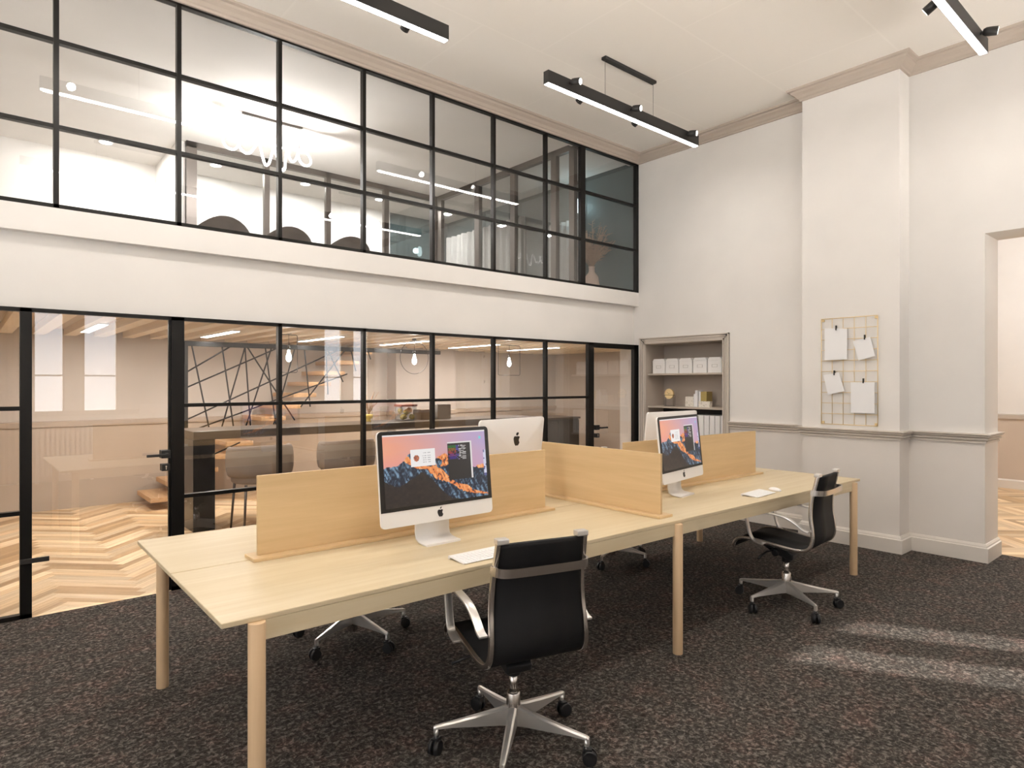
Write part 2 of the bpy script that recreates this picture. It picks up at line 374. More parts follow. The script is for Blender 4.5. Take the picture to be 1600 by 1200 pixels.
# mouldings
cor = [(0, 4.215), (0.018, 4.215), (0.022, 4.232), (0.034, 4.24), (0.05, 4.262), (0.075, 4.28), (0.082, 4.297), (0.105, 4.303), (0.11, 4.32), (0, 4.32)]
pathC = [(XL, YG), (XC, YG), (XC, 2.88), (6.18, 2.88), (6.18, 2.03), (6.41, 2.03), (6.41, YF)]
m = MB(); m.molding(pathC, cor); struct(m.build('trim_1', m_trim), 'greige stepped cornice along the ceiling edge', 'cornice')
rail = [(0, 0.982), (0.014, 0.982), (0.014, 0.996), (0.008, 0.999), (0.008, 1.003), (0.026, 1.010), (0.026, 1.020), (0.018, 1.023), (0.018, 1.027), (0.040, 1.036), (0.040, 1.043), (0.034, 1.046), (0.050, 1.052), (0.050, 1.062), (0, 1.062)]
m = MB(); m.molding([(XC, 3.797), (XC, 2.88), (6.18, 2.88), (6.18, 2.03), (6.41, 2.03), (6.41, 1.47), (6.81, 1.47)], rail); m.molding([(6.81, 0.0), (6.41, 0.0), (6.41, YF)], rail)
m.molding([(6.41, YF), (XL, YF)], rail)
struct(m.build('trim_2', m_rail), 'greige ribbed dado rail around the pier', 'dado rail')
bs = [(0, 0), (0.028, 0), (0.028, 0.118), (0.018, 0.124), (0.016, 0.135), (0.006, 0.15), (0, 0.15)]
m = MB(); m.molding([(XC, 3.797), (XC, 2.88), (6.18, 2.88), (6.18, 2.03), (6.41, 2.03), (6.41, 1.47), (6.81, 1.47)], bs); m.molding([(6.81, 0), (6.41, 0.0), (6.41, YF)], bs)
m.molding([(6.41, YF), (XL, YF)], bs)
struct(m.build('baseboard_right', m_base), 'light skirting board stepping around the pier', 'skirting board')
# alcove architrave
m = MB()
def arch(y0, y1, z0, z1):
    m.box(XC-0.014, XC, y0, y1, z0, z1)
for w0, w1, d in ((0.0, 0.074, 0.008), (0.0, 0.012, 0.030), (0.022, 0.036, 0.022), (0.046, 0.054, 0.017), (0.062, 0.0741, 0.026)):
    ya, yb, zt = 5.02-w0, 5.02-w1, 2.04-w0
    m.box(XC-d, XC+0.002, yb, ya, 0, zt); m.box(XC-d, XC+0.002, 3.797+w0, 3.797+w1, 0, zt); m.box(XC-d, XC+0.002, 3.797+w0, ya, 2.04-w1, zt)
struct(m.build('trim_3', m_rail), 'greige moulded surround of the shelving alcove', 'alcove surround')

# side room through the opening
m = MB()
for z0, z1, mi in ((0, ZR, 1), (ZR, 4.3, 0)):
    m.box(11.2, 11.3, -2.6, 4.2, z0, z1, mi); m.box(6.81, 11.3, 4.2, 4.3, z0, z1, mi); m.box(6.81, 11.3, -2.7, -2.6, z0, z1, mi)
struct(m.build('wall_side_room', [m_wall, plaster('side_wainscot', (0.56, 0.47, 0.39))]), 'pale wall with tan lower half seen through the right hand opening', 'wall')
m = MB(); m.box(6.81, 11.3, -2.7, 4.3, 4.3, 4.4); struct(m.build('ceiling_side_room', m_white), 'white ceiling of the side room', 'ceiling')
m = MB(); m.molding([(11.2, 4.2), (11.2, -2.6)], [(0, 0), (0.02, 0), (0.02, 0.11), (0, 0.13)]); struct(m.build('baseboard_side_room', m_base), 'light skirting board in the side room', 'skirting board')
m = MB(); m.molding([(11.2, 4.2), (11.2, -2.6)], [(0, 0.98), (0.02, 0.98), (0.03, 1.04), (0, 1.05)]); struct(m.build('trim_4', m_tan), 'tan dado rail in the side room', 'dado rail')

# ------------------------------------------------------------------ glazing
def glazing(name, label, cat, xs, zs_, x_ends, z_ends, y=YG, bar=0.030, dep=0.05, thick={}, fm=m_black, gm=m_glass, holes=()):
    t = struct(thing(name, label, cat, (x_ends[0], y, z_ends[0])), label, cat)
    f = MB(); ox, oz = x_ends[0], z_ends[0]; X1 = x_ends[1]-ox; Z1 = z_ends[1]-oz
    for x in xs:
        w = thick.get(x, bar)/2; f.box(x-ox-w, x-ox+w, 0, dep, 0, Z1)
    for z in zs_: f.box(0, X1, 0.002, dep-0.002, z-oz-0.013, z-oz+0.013)
    f.box(0, X1, 0, dep, 0, 0.026); f.box(0, X1, 0, dep, Z1-0.026, Z1)
    f.build('window_frame', fm, t)
    g = MB(); g.box(0.004, X1-0.004, dep/2-0.004, dep/2+0.004, 0.004, Z1-0.004); g.build('glass_pane', gm, t)
    return t
ux = [XL+0.02, -2.45, -1.72, -1.0, -0.27, 0.457, 1.18, 1.91, 2.645, 3.36, 4.10, 4.83, 5.41, 6.395]
glazing('window_1', 'upper row of black framed square panes below the cornice', 'glazing', ux, [3.695, 3.14], (XL, XC), (2.612, 4.225), thick={5.41: 0.075, 6.395: 0.05})
glazing('window_2', 'lower black framed glass screen between the two glass doors', 'glazing', [1.171, 1.91, 2.645, 3.36, 4.10, 4.83, 5.547], [1.322, 0.664], (1.129, 5.591), (0.0, 1.958), thick={1.171: 0.084, 5.547: 0.09})
glazing('window_3', 'lower black framed glass screen cut by the left edge', 'glazing', [XL+0.02, -2.65, -1.92, -1.19, -0.46, 0.300], [1.322, 0.664], (XL, 0.331), (0.0, 1.958), thick={0.300: 0.061})
t = struct(thing('door_1', 'full height frameless glass door with a black lever', 'glass door', (0.331, YG, 0)), None, None)
MB().box(0.002, 0.796, 0.020, 0.030, 0.006, 1.932).build('glass_pane', m_glass, t)
f = MB(); f.box(0, 0.798, 0, 0.05, 1.933, 1.958); f.box(0.782, 0.798, 0.012, 0.038, 0.004, 1.933); f.build('door_frame', m_black, t)
def lever(parent, x, z, sg):
    h = MB(); h.box(x-0.030, x+0.030, -0.012, 0.062, z-0.028, z+0.028); h.box(min(x, x+sg*0.13), max(x, x+sg*0.13), -0.055, -0.040, z-0.011, z+0.008)
    h.box(x-0.010, x+0.010, -0.055, 0, z-0.010, z+0.010); h.build('door_handle', m_matte, parent, bevel=0.003)
    k = MB(); k.box(x-0.026, x+0.026, -0.010, 0.06, z-0.118, z-0.070); ko = k.build('keyhole_plate', m_matte, parent, bevel=0.002)
    MB().prism([(x-0.003, z-0.108), (x+0.003, z-0.108), (x+0.002, z-0.094), (x+0.006, z-0.086), (x, z-0.079), (x-0.006, z-0.086), (x-0.002, z-0.094)], -0.012, -0.0095, 'y').build('keyhole', m_chrome, ko)
lever(t, 0.762, 0.977, -1)
MB().box(-0.06, 0.088, -0.016, -0.002, 0.345, 0.375).build('patch_fitting', m_matte, t, bevel=0.002)
t = struct(thing('door_2', 'narrow black framed glass door beside the alcove', 'glass door', (5.591, YG, 0)), None, None)
f = MB(); f.box(0, 0.80, 0, 0.05, 1.90, 1.958); f.box(0.74, 0.828, 0, 0.05, 0, 1.958); f.box(0, 0.012, 0.01, 0.045, 0, 1.90); f.box(0, 0.74, 0.005, 0.045, 0, 0.05); f.build('door_frame', m_black, t)
MB().box(0.006, 0.742, 0.020, 0.028, 0.04, 1.905).build('glass_pane', m_glass, t)
lever(t, 0.06, 0.962, 1)

# ------------------------------------------------------------------ room behind the lower glass wall
YB = 9.16
m = MB()
for x0, x1, z0, z1, mi in ((XL, 9.0, 0, ZR, 1), (XL, 9.0, ZR, 2.12, 0)):
    m.box(x0, x1, YB, YB+0.1, z0, z1, mi); m.box(XL-0.1, XL, YG+0.3, YB+0.1, z0, z1, mi); m.box(9.0, 9.1, YG, YB+0.1, z0, z1, mi); m.box(6.9, 9.0, YG+0.25, YG+0.33, z0, z1, mi)
struct(m.build('wall_back', [m_tan, m_tan2]), 'tan wall at the far side of the kitchen', 'wall')
m = MB(); m.box(5.2, 6.35, YB-0.28, YB, 0, 2.1); struct(m.build('wall_chimney', m_grey), 'taupe chimney block on the far kitchen wall', 'wall')
m = MB(); m.molding([(XL, YB), (5.2, YB), (5.2, YB-0.28), (6.35, YB-0.28), (6.35, YB), (9.0, YB)], [(0, 0.97), (0.02, 0.97), (0.035, 1.03), (0, 1.04)]); struct(m.build('trim_5', m_tan2), 'tan dado rail on the far kitchen wall', 'dado rail')
m = MB(); m.box(XL, 9.0, YG+0.1, YB+0.1, 2.12, 2.30); struct(m.build('ceiling_back', plaster('brown_soffit', (0.58, 0.49, 0.40))), 'brown ceiling between the wooden battens', 'ceiling')
m = MB(); x = XL+0.1
while x < 8.9: m.box(x, x+0.12, YG+0.36, YB, 2.045, 2.12); x += 0.30
struct(m.build('trim_6', m_batten), 'pale wooden battens along the kitchen ceiling', 'ceiling battens')
g = 'recessed strip lights in the kitchen ceiling'
strip_lab = ['strip light in the kitchen ceiling seen above the left glass door', 'strip light above the left end of the rod screen', 'strip light above the square framed pendant nearest the stairs', 'strip light near the round framed pendant', 'strip light between the round and square framed pendants', 'strip light above the right hand square framed pendant']
for k in range(6):
    x = 1.0+1.2*k; t = thing('strip_light', strip_lab[k], 'ceiling light', (x, 7.66, 2.045), 0, g)
    MB().box(-0.045, 0.045, -0.6, 0.6, -0.012, 0.05).build('housing', m_white, t)
    MB().box(-0.038, 0.038, -0.59, 0.59, -0.016, -0.011).build('diffuser', m_led, t)
    light('AREA', 'strip_lamp', (0, 0, -0.022), BACK_W, t, size=0.07, size_y=1.15, direction=(0, 0, -1))
for x, w in ((-0.2, 'left of the glass door'), (1.0, 'above the glass door'), (2.2, 'above the end of the counter')):  # extra strips added out of view to brighten the wood floor
    t = thing('strip_light', 'added unseen strip light close to the glass wall, '+w, 'ceiling light', (x, 5.80, 2.045), 0, g)
    MB().box(-0.045, 0.045, -0.3, 0.3, -0.012, 0.05).build('housing', m_white, t); MB().box(-0.038, 0.038, -0.29, 0.29, -0.016, -0.011).build('diffuser', m_led, t)
    light('AREA', 'strip_lamp', (0, 0, -0.022), 9, t, size=0.07, size_y=0.56, direction=(0, 0, -1))
# staircase: each tread cantilevers from the wall
for k in range(13):
    z = 0.15*(k+1); x = 1.84+0.21*(z-0.27)/0.15
    if z > 2.0: break
    o = MB().box(-0.15, 0.17, -0.375, 0.375, -0.055, 0).build('stair_tread', m_step, bevel=0.004)
    at(o, (x+0.12, 8.70, z)); tag(o, 'thick oak stair tread on the far wall, number %d up from the floor' % (k+1), 'stair tread', 'floating oak treads behind the rod screen')
sc = thing('rod_screen', 'black steel screen of criss-crossing rods in front of the stairs', 'screen', (1.97, 8.2, 0))
f = MB(); f.box(0, 3.6, -0.02, 0.02, 1.922, 1.978); f.box(0, 0.035, -0.02, 0.02, 0, 1.975); f.build('screen_frame', m_rod, sc)
rods = [(2.05, 1.93, 2.25, 0.9), (2.39, 1.93, 2.53, 0.89), (2.66, 1.93, 2.37, 0.89), (2.66, 1.93, 2.73, 0.9), (2.69, 1.93, 3.29, 1.0), (2.91, 1.94, 3.05, 0.9), (2.99, 1.94, 2.65, 0.88), (1.99, 1.61, 2.5, 1.94), (1.99, 1.43, 3.08, 1.94), (2.01, 1.06, 3.91, 1.94), (1.99, 0.9, 4.03, 1.61), (3.29, 1.93, 3.0, 0.9), (3.42, 1.94, 3.5, 1.17), (3.72, 1.94, 3.75, 1.33), (3.74, 1.94, 3.97, 1.5), (4.0, 1.94, 3.37, 1.17), (4.09, 1.94, 4.16, 1.65), (4.35, 1.93, 4.39, 1.82), (1.99, 0.76, 2.08, 0.47), (1.99, 0.50, 2.6, 0.75)]
for a, z0, c, z1 in rods:
    MB().cyl((a-1.97, 0, z0), (c-1.97, 0, z1), 0.009, n=8).build('rod', m_rod, sc)
# bar counter
bt = thing('bar_counter', 'long dark counter with a thick top and black end slab in the kitchen', 'counter', (1.73, 6.85, 0))
MB().box(0, 4.6, 0, 0.66, 0.915, 1.0).build('counter_top', m_counter, bt, bevel=0.004)
MB().box(0.0, 0.205, 0.02, 0.64, 0, 0.914).build('end_slab', m_slab, bt, bevel=0.003)
MB().box(4.4, 4.6, 0.02, 0.64, 0, 0.914).build('end_slab', m_slab, bt, bevel=0.003)
cb = thing('kitchen_cabinet', 'low charcoal two door cabinet near the right end of the kitchen', 'cabinet', (7.04, 7.6, 0))
MB().box(0, 1.0, 0.02, 0.6, 0.0, 0.88).build('body', m_matte, cb)
MB().box(0.005, 0.496, 0.0, 0.019, 0.06, 0.86).build('door', m_matte, cb); MB().box(0.504, 0.995, 0.0, 0.019, 0.06, 0.86).build('door', m_matte, cb)
MB().box(-0.01, 1.01, -0.02, 0.61, 0.88, 0.91).build('worktop', m_counter, cb)
# bar stools
def make_stool():
    t = thing('bar_stool', '', 'stool')
    def U(r, z0, z1, th, a0=-10, a1=190):
        mb = MB(); n = 22; rows = []
        for i in range(n+1):
            a = R(a0+(a1-a0)*i/n); c, s_ = -math.cos(a), -math.sin(a)
            rx, ry = r, r*0.86
            lo = z0; hi = z1-0.015*abs(math.cos(a))**2
            rows.append([mb.bm.verts.new((c*(rx+o), s_*(ry+o)+0.02, z)) for o, z in ((-th/2, lo), (th/2, lo), (th/2+0.01, (lo+hi)/2), (th/2, hi), (0, hi+0.012), (-th/2, hi), (-th/2, (lo+hi)/2))])
        for A, B in zip(rows, rows[1:]):
            for j in range(7): mb.face([A[j], A[(j+1) % 7], B[(j+1) % 7], B[j]])
        mb.face(rows[0]); mb.face(rows[-1][::-1]); return mb
    U(0.29, 0.56, 0.87, 0.065).build('backrest', m_uph, t, smooth=True, sub=1)
    s_ = MB(); s_.prism([(0.27*math.cos(R(a))*(1 if abs(math.cos(R(a))) < 2 else 1), 0.25*math.sin(R(a))+0.02) for a in range(0, 360, 15)], 0.50, 0.63); s_.build('seat', m_uph, t, bevel=0.03, seg=3, smooth=True)
    for sx, sy in ((-1, -1), (1, -1), (-1, 1), (1, 1)): MB().cyl((sx*0.19, 0.02+sy*0.17, 0.50), (sx*0.22, 0.02+sy*0.20, 0), 0.014, 0.009, 10).build('leg', m_brz, t)
    return t
st = make_stool(); st.location = (2.26, 6.50, 0); tag(st, 'taupe upholstered bar stool closest to the black end slab', None, 'upholstered stools at the kitchen counter')
s2 = copy_tree(st); s2.location = (3.19, 6.50, 0); tag(s2, 'taupe upholstered bar stool to the right of the first, partly behind the desk divider')
# things on the counter
jr = thing('lemon_jar', 'square glass jar of yellow lemons on the dark counter', 'jar', (4.36, 7.2, 1.0))
MB().box(-0.115, 0.115, -0.09, 0.09, 0, 0.18).build('jar_body', m_glass_jar, jr, bevel=0.01)
MB().box(-0.12, 0.12, -0.095, 0.095, 0.181, 0.210).build('lid', mat('red_brown_lid', (0.25, 0.08, 0.05), 0.5), jr, bevel=0.004)
for k, (x, y, z) in enumerate([(-0.066, -0.038, 0.047), (0.066, -0.038, 0.047), (0.0, 0.035, 0.047), (-0.015, -0.045, 0.112), (0.06, 0.01, 0.13), (-0.068, 0.02, 0.128)]):
    l = MB(); l.lathe([(0.002, -0.046), (0.016, -0.038), (0.033, -0.017), (0.037, 0), (0.033, 0.017), (0.016, 0.038), (0.002, 0.046)], n=14); o = l.build('lemon', m_lemon, smooth=True)
    o.location = (4.36+x, 7.2+y, 1.0+z); o.rotation_euler = (random.uniform(0, 3), random.uniform(0, 3), 0)
    tag(o, 'yellow lemon inside the square glass jar', 'lemon', 'lemons in the glass jar')
o = MB().box(-0.10, 0.10, -0.1, 0.1, 0, 0.135).build('storage_box', m_brown, bevel=0.004); at(o, (4.66, 7.25, 1.0)); tag(o, 'small brown box on the counter right of the lemon jar', 'box')
o = MB().box(-0.11, 0.11, -0.1, 0.1, 0, 0.2).build('stone_canister', m_stone, bevel=0.008); at(o, (4.93, 7.25, 1.0))
tag(o, 'tall grey stone canister at the right of the counter items', 'canister')
pl = thing('dried_plant', 'wispy dried plant in a yellow footed bowl on the counter', 'plant', (3.88, 7.3, 1.0))
MB().lathe([(0.03, 0), (0.035, 0.01), (0.02, 0.02), (0.05, 0.05), (0.055, 0.09)], n=20).build('bowl', m_lemon, pl)
g = MB(); rr = random.Random(5)
for k in range(26):
    a = rr.uniform(0, 6.28); sp = rr.uniform(0.03, 0.16); h = rr.uniform(0.14, 0.30)
    g.tube([(0, 0, 0.08), (math.cos(a)*sp*0.4, math.sin(a)*sp*0.4, 0.08+h*0.6), (math.cos(a)*sp, math.sin(a)*sp, 0.08+h)], 0.003, 5)
g.build('stems', m_dry, pl)
# pendants
def pendant(x, label, shape):
    t = thing('pendant_light', label, 'pendant light', (x, 7.2, 2.12), 0, 'thin wire framed bulb pendants over the counter')
    MB().cyl((0, 0, -0.075), (0, 0, -0.001), 0.03, n=16).build('ceiling_rose', m_black, t)
    MB().cyl((0, 0, -0.235), (0, 0, -0.07), 0.0025, n=6).build('cable', m_black, t)
    MB().cyl((0, 0, -0.255), (0, 0, -0.215), 0.012, n=12).build('socket', m_black, t)
    b_ = MB(); b_.lathe([(0.010, 0), (0.016, -0.02), (0.018, -0.04), (0.030, -0.075), (0.032, -0.10), (0.024, -0.125), (0.004, -0.14)], (0, 0, -0.255), 18); b_.build('bulb', m_bulb, t, smooth=True)
    if shape == 'ring': P = [(0.215*math.cos(2*PI*k/40), 0, -0.30+0.215*math.sin(2*PI*k/40)) for k in range(40)]
    else:
        w, h = shape; P = [(u, 0, v) for u, v in rrect(-w/2, w/2, -0.3-h/2, -0.3+h/2, 0.02, 3)]
    MB().tube(P, 0.004, 6, closed=True).build('wire_frame', m_black, t)
    light('POINT', 'bulb_lamp', (0, 0, -0.44), 4, t, size=0.03)
pendant(2.82, 'square wire pendant with a glowing bulb hanging before the rod screen', (0.20, 0.43))
pendant(4.49, 'round wire hoop pendant with a glowing bulb', 'ring')
pendant(6.12, 'wide square wire pendant with a glowing bulb, furthest right', (0.42, 0.44))

# ------------------------------------------------------------------ gallery room behind the upper glazing
ZU = 4.25
m = MB(); m.box(XL, 6.42, YG+0.12, 9.3, ZU, ZU+0.07); struct(m.build('ceiling_gallery', m_wall), 'pale ceiling of the gallery meeting room', 'ceiling')
m = MB(); m.box(XL, 6.42, YG+0.33, 9.3, 2.30, 2.36); struct(m.build('floor_gallery', m_tan), 'gallery floor hidden behind the wall band', 'floor')
m = MB(); m.box(XL, 5.25, YB, YB+0.1, 2.3, ZU); m.box(XL-0.1, XL, YG+0.3, YB+0.1, 2.3, ZU); m.box(1.86, 1.93, 8.0, YB, 2.3, ZU); struct(m.build('wall_gallery_back', m_white), 'white walls of the gallery meeting room', 'wall')
m = MB(); m.box(5.25, 6.42, YB, YB+0.1, 2.3, ZU); m.box(6.38, 6.419, YG+0.06, YB+0.1, 2.612, ZU); m.box(6.38, 6.419, YG+0.34, YB+0.1, 2.3, 2.612)
for y in (5.9, 6.7, 7.5, 8.3): m.box(6.372, 6.381, y-0.004, y+0.004, 2.3, ZU)
struct(m.build('wall_teal', m_teal), 'dark teal panelled wall at the right end of the gallery', 'wall')
def glaz_dir(name, label, pts, along, posts, x, y, L_, gm, z0=2.36):
    t = struct(thing(name, label, 'glass partition', (x, y, z0), 0 if along == 'x' else R(90)), None, None)
    f = MB(); Z1 = ZU-z0
    for p, w in posts: f.box(p-w/2, p+w/2, -0.03, 0.03, 0, Z1)
    f.box(0, L_, -0.03, 0.03, Z1-0.07, Z1); f.box(0, L_, -0.03, 0.03, 0, 0.06); f.build('window_frame', m_brz, t)
    MB().box(0.01, L_-0.01, -0.004, 0.004, 0.01, Z1-0.02).build('glass_pane', gm, t); return t
glaz_dir('window_9', 'bronze framed glass partition inside the gallery, parallel to the front', None, 'x', [(0.055, 0.11), (0.91, 0.065), (1.71, 0.065), (2.57, 0.075), (3.44, 0.12)], 1.93, 7.97, 3.47, m_glass_in)
glaz_dir('window_10', 'bronze framed glass partition running to the front glazing', None, 'y', [(0.05, 0.08), (0.35, 0.09), (1.10, 0.09), (1.85, 0.10), (2.76, 0.1)], 5.37, 5.12, 2.82, m_glass_in, 2.613)
g = 'round ceiling downlights in the gallery'
dl = [(1.24, 'left of the neon pendant'), (2.43, 'behind the left part of the neon pendant'), (3.6, 'right of the neon pendant'), (4.75, 'before the teal wall'), (5.85, 'inside the teal room')]
for x, w in dl:
    t = thing('downlight', 'round recessed downlight %s' % w, 'downlight', (x, 8.6, ZU), 0, g)
    MB().cyl((0, 0, -0.008), (0, 0, 0), 0.075, n=24).build('rim', m_white, t); MB().cyl((0, 0, -0.012), (0, 0, -0.0081), 0.062, n=24).build('diffuser', m_down, t)
    light('AREA', 'down_lamp', (0, 0, -0.02), 34 if x < 5 else 9, t, color=(1, 0.97, 0.93), size=0.12, direction=(0, 0, -1))
# neon squiggle pendant
t = thing('neon_pendant', 'white looping neon tube pendant hung from a brass rod', 'pendant light', (2.41, 6.75, 3.98))
MB().tube([(-0.38, 0, 0), (0.38, 0, 0)], 0.008, 8).build('rod', m_gold, t)
MB().box(-0.25, 0.38, -0.02, 0.02, 0.255, 0.27).build('canopy', m_brz, t)
for x in (-0.2, 0.35): MB().cyl((x, 0, 0), (x, 0, 0.256), 0.002, n=6).build('wire', m_brz, t)
C = [(-0.36, -0.005), (-0.41, 0.0), (-0.455, -0.04), (-0.45, -0.10), (-0.40, -0.135), (-0.33, -0.12), (-0.29, -0.06), (-0.275, 0.0), (-0.29, 0.015), (-0.30, -0.02), (-0.28, -0.10), (-0.23, -0.145), (-0.18, -0.13), (-0.13, -0.06), (-0.09, -0.005), (-0.085, 0.01), (-0.075, -0.04), (-0.04, -0.15), (-0.01, -0.215), (0.02, -0.20), (0.05, -0.10), (0.075, -0.005), (0.09, -0.02), (0.12, -0.12), (0.165, -0.235), (0.20, -0.215), (0.215, -0.10), (0.23, 0.0), (0.245, 0.01), (0.245, -0.06), (0.28, -0.115), (0.32, -0.10), (0.345, -0.03), (0.36, 0.02), (0.36, -0.03), (0.385, -0.10), (0.43, -0.135), (0.485, -0.115), (0.505, -0.06), (0.48, -0.005), (0.43, 0.015), (0.385, 0.0)]
Pn = []
for i in range(len(C)-1):
    p0, p1, p2, p3 = (C[max(0, i-1)], C[i], C[i+1], C[min(len(C)-1, i+2)])
    for s_ in (0, 0.34, 0.67):
        q = [0.5*((2*p1[k])+(-p0[k]+p2[k])*s_+(2*p0[k]-5*p1[k]+4*p2[k]-p3[k])*s_**2+(-p0[k]+3*p1[k]-3*p2[k]+p3[k])*s_**3) for k in (0, 1)]
        Pn.append((q[0]*0.95, 0.012*math.sin(len(Pn)*0.5), q[1]))
MB().tube(Pn, 0.011, 8).build('neon_tube', m_neon, t)
for x, z in ((-0.42, -0.11), (-0.2, -0.12), (0.0, -0.18), (0.17, -0.2), (0.44, -0.11)): light('POINT', 'neon_lamp', (x, 0.012, z), UP_W/5, t, color=(1, 0.98, 0.95), size=0.012)
# round backed chairs
def make_tub():
    t = thing('tub_chair', '', 'chair'); mb = MB(); n = 20; rows = []
    for i in range(n+1):
        a = R(-15+210*i/n); c, s_ = -math.cos(a), -math.sin(a); top = 0.60-0.17*abs(c)**2.2
        rows.append([mb.bm.verts.new((c*(0.27+o), s_*(0.25+o), z)) for o, z in ((-0.02, 0.30), (0.02, 0.30), (0.025, (top+0.3)/2), (0.02, top-0.01), (0, top), (-0.02, top-0.01))])
    for A, B in zip(rows, rows[1:]):
        for j in range(6): mb.face([A[j], A[(j+1) % 6], B[(j+1) % 6], B[j]])
    mb.face(rows[0]); mb.face(rows[-1][::-1]); mb.build('backrest', m_dkchair, t, smooth=True)
    MB().prism([(0.26*math.cos(R(a)), 0.24*math.sin(R(a))) for a in range(0, 360, 15)], 0.30, 0.38).build('seat', m_dkchair, t, bevel=0.02, smooth=True)
    for sx in (-1, 1):
        for sy in (-1, 1): MB().cyl((sx*0.18, sy*0.16, 0.30), (sx*0.22, sy*0.2, 0), 0.014, 0.01, 8).build('leg', m_matte, t)
    return t
tub = make_tub(); tub.location = (1.77, 6.18, 2.36); tag(tub, 'brown round backed chair below the left half of the neon pendant', None, 'round backed chairs in the gallery')
for x, lab in ((2.36, 'brown round backed chair directly behind the mullion right of the neon pendant'), (2.99, 'brown round backed chair furthest right in the gallery'), (1.17, 'brown round backed chair furthest left in the gallery, barely showing')):
    c = copy_tree(tub); c.location = (x, 6.18 if x > 1.3 else 6.85, 2.36); tag(c, lab)
# pampas vase, curtains and wall lamp in the teal room
t = thing('pampas_vase', 'blush vase of dried pampas grass behind the end upper panes', 'vase', (6.18, 5.62, 2.36))
MB().box(-0.15, 0.15, -0.15, 0.15, 0, 0.22).build('plinth', m_teal, t)
MB().lathe([(0.06, 0.22), (0.09, 0.26), (0.10, 0.40), (0.085, 0.50), (0.04, 0.56), (0.038, 0.62), (0.045, 0.63)], n=24).build('vase', m_vase, t)
g = MB(); rr = random.Random(9)
for k in range(70):
    a = rr.uniform(0, 6.28); sp = rr.uniform(0.05, 0.34); h = rr.uniform(0.2, 0.62)*(1-sp*0.5); ex, ey = max(-0.34, min(0.12, math.cos(a)*sp)), math.sin(a)*sp
    g.tube([(0, 0, 0.60), (ex*0.4, ey*0.4, 0.62+h*0.55), (ex, ey, 0.62+h)], 0.002, 5)
    for j in range(22):
        s_ = 0.35+0.65*j/22; px_, py_, pz_ = ex*s_, ey*s_, 0.62+h*s_; dx, dy = rr.uniform(-0.05, 0.05), rr.uniform(-0.05, 0.05)
        g.tube([(px_, py_, pz_), (px_+dx, py_+dy, pz_+rr.uniform(0.0, 0.03))], 0.0022, 3)
g.build('pampas_grass', m_dry, t)
def drape(x, y0, y1, z0, z1, label, mt, name='curtain', axis='y', n=14, amp=0.03):
    mb = MB(); K = n*6; L_ = y1-y0; A = []
    for side in (0, 0.006):
        row = []
        for i in range(K+1):
            u = L_*i/K; d = amp*math.sin(2*PI*i/6)+0.3*amp*math.sin(i*0.37)
            row.append([mb.bm.verts.new((d+side, u, z) if axis == 'y' else (u, d+side, z)) for z in (0, z1-z0)])
        A.append(row)
    for row in A:
        for p, q in zip(row, row[1:]): mb.face([p[0], q[0], q[1], p[1]])
    for i in range(K): mb.face([A[0][i][0], A[0][i+1][0], A[1][i+1][0], A[1][i][0]]); mb.face([A[0][i][1], A[0][i+1][1], A[1][i+1][1], A[1][i][1]])
    o = mb.build(name, mt, smooth=True); at(o, (x, y0, z0) if axis == 'y' else (y0, x, z0)); return tag(o, label, 'curtain')
drape(6.26, 7.0, 9.0, 2.37, 3.95, 'grey full length curtain at the back of the teal room', m_drape)
drape(6.28, 5.95, 6.5, 2.37, 3.7, 'short width of grey curtain nearer the front glazing', m_drape, n=5)
t = thing('wall_lamp', 'small glowing wall lamp on the teal wall near the top', 'wall lamp', (6.372, 6.0, 3.88))
MB().cyl((-0.02, 0, -0.05), (0, 0, -0.05), 0.05, n=20).build('back_plate', m_black, t)
MB().lathe([(0.02, -0.09), (0.04, -0.06), (0.045, 0), (0.04, 0.06), (0.02, 0.09)], (-0.07, 0, 0), 20).build('lamp_shade', m_cyan, t, smooth=True)
MB().box(-0.03, 0, -0.008, 0.008, -0.055, -0.04).build('arm', m_black, t)
light('POINT', 'wall_lamp_light', (-0.15, 0, 0), 3, t, color=(0.7, 0.95, 1), size=0.05)
o = MB().box(-0.03, 0.03, -0.012, 0, -0.04, 0.04).build('light_switch', m_paper, bevel=0.003); at(o, (5.62, YB, 3.49)); tag(o, 'small white switch on the teal gallery wall', 'switch')

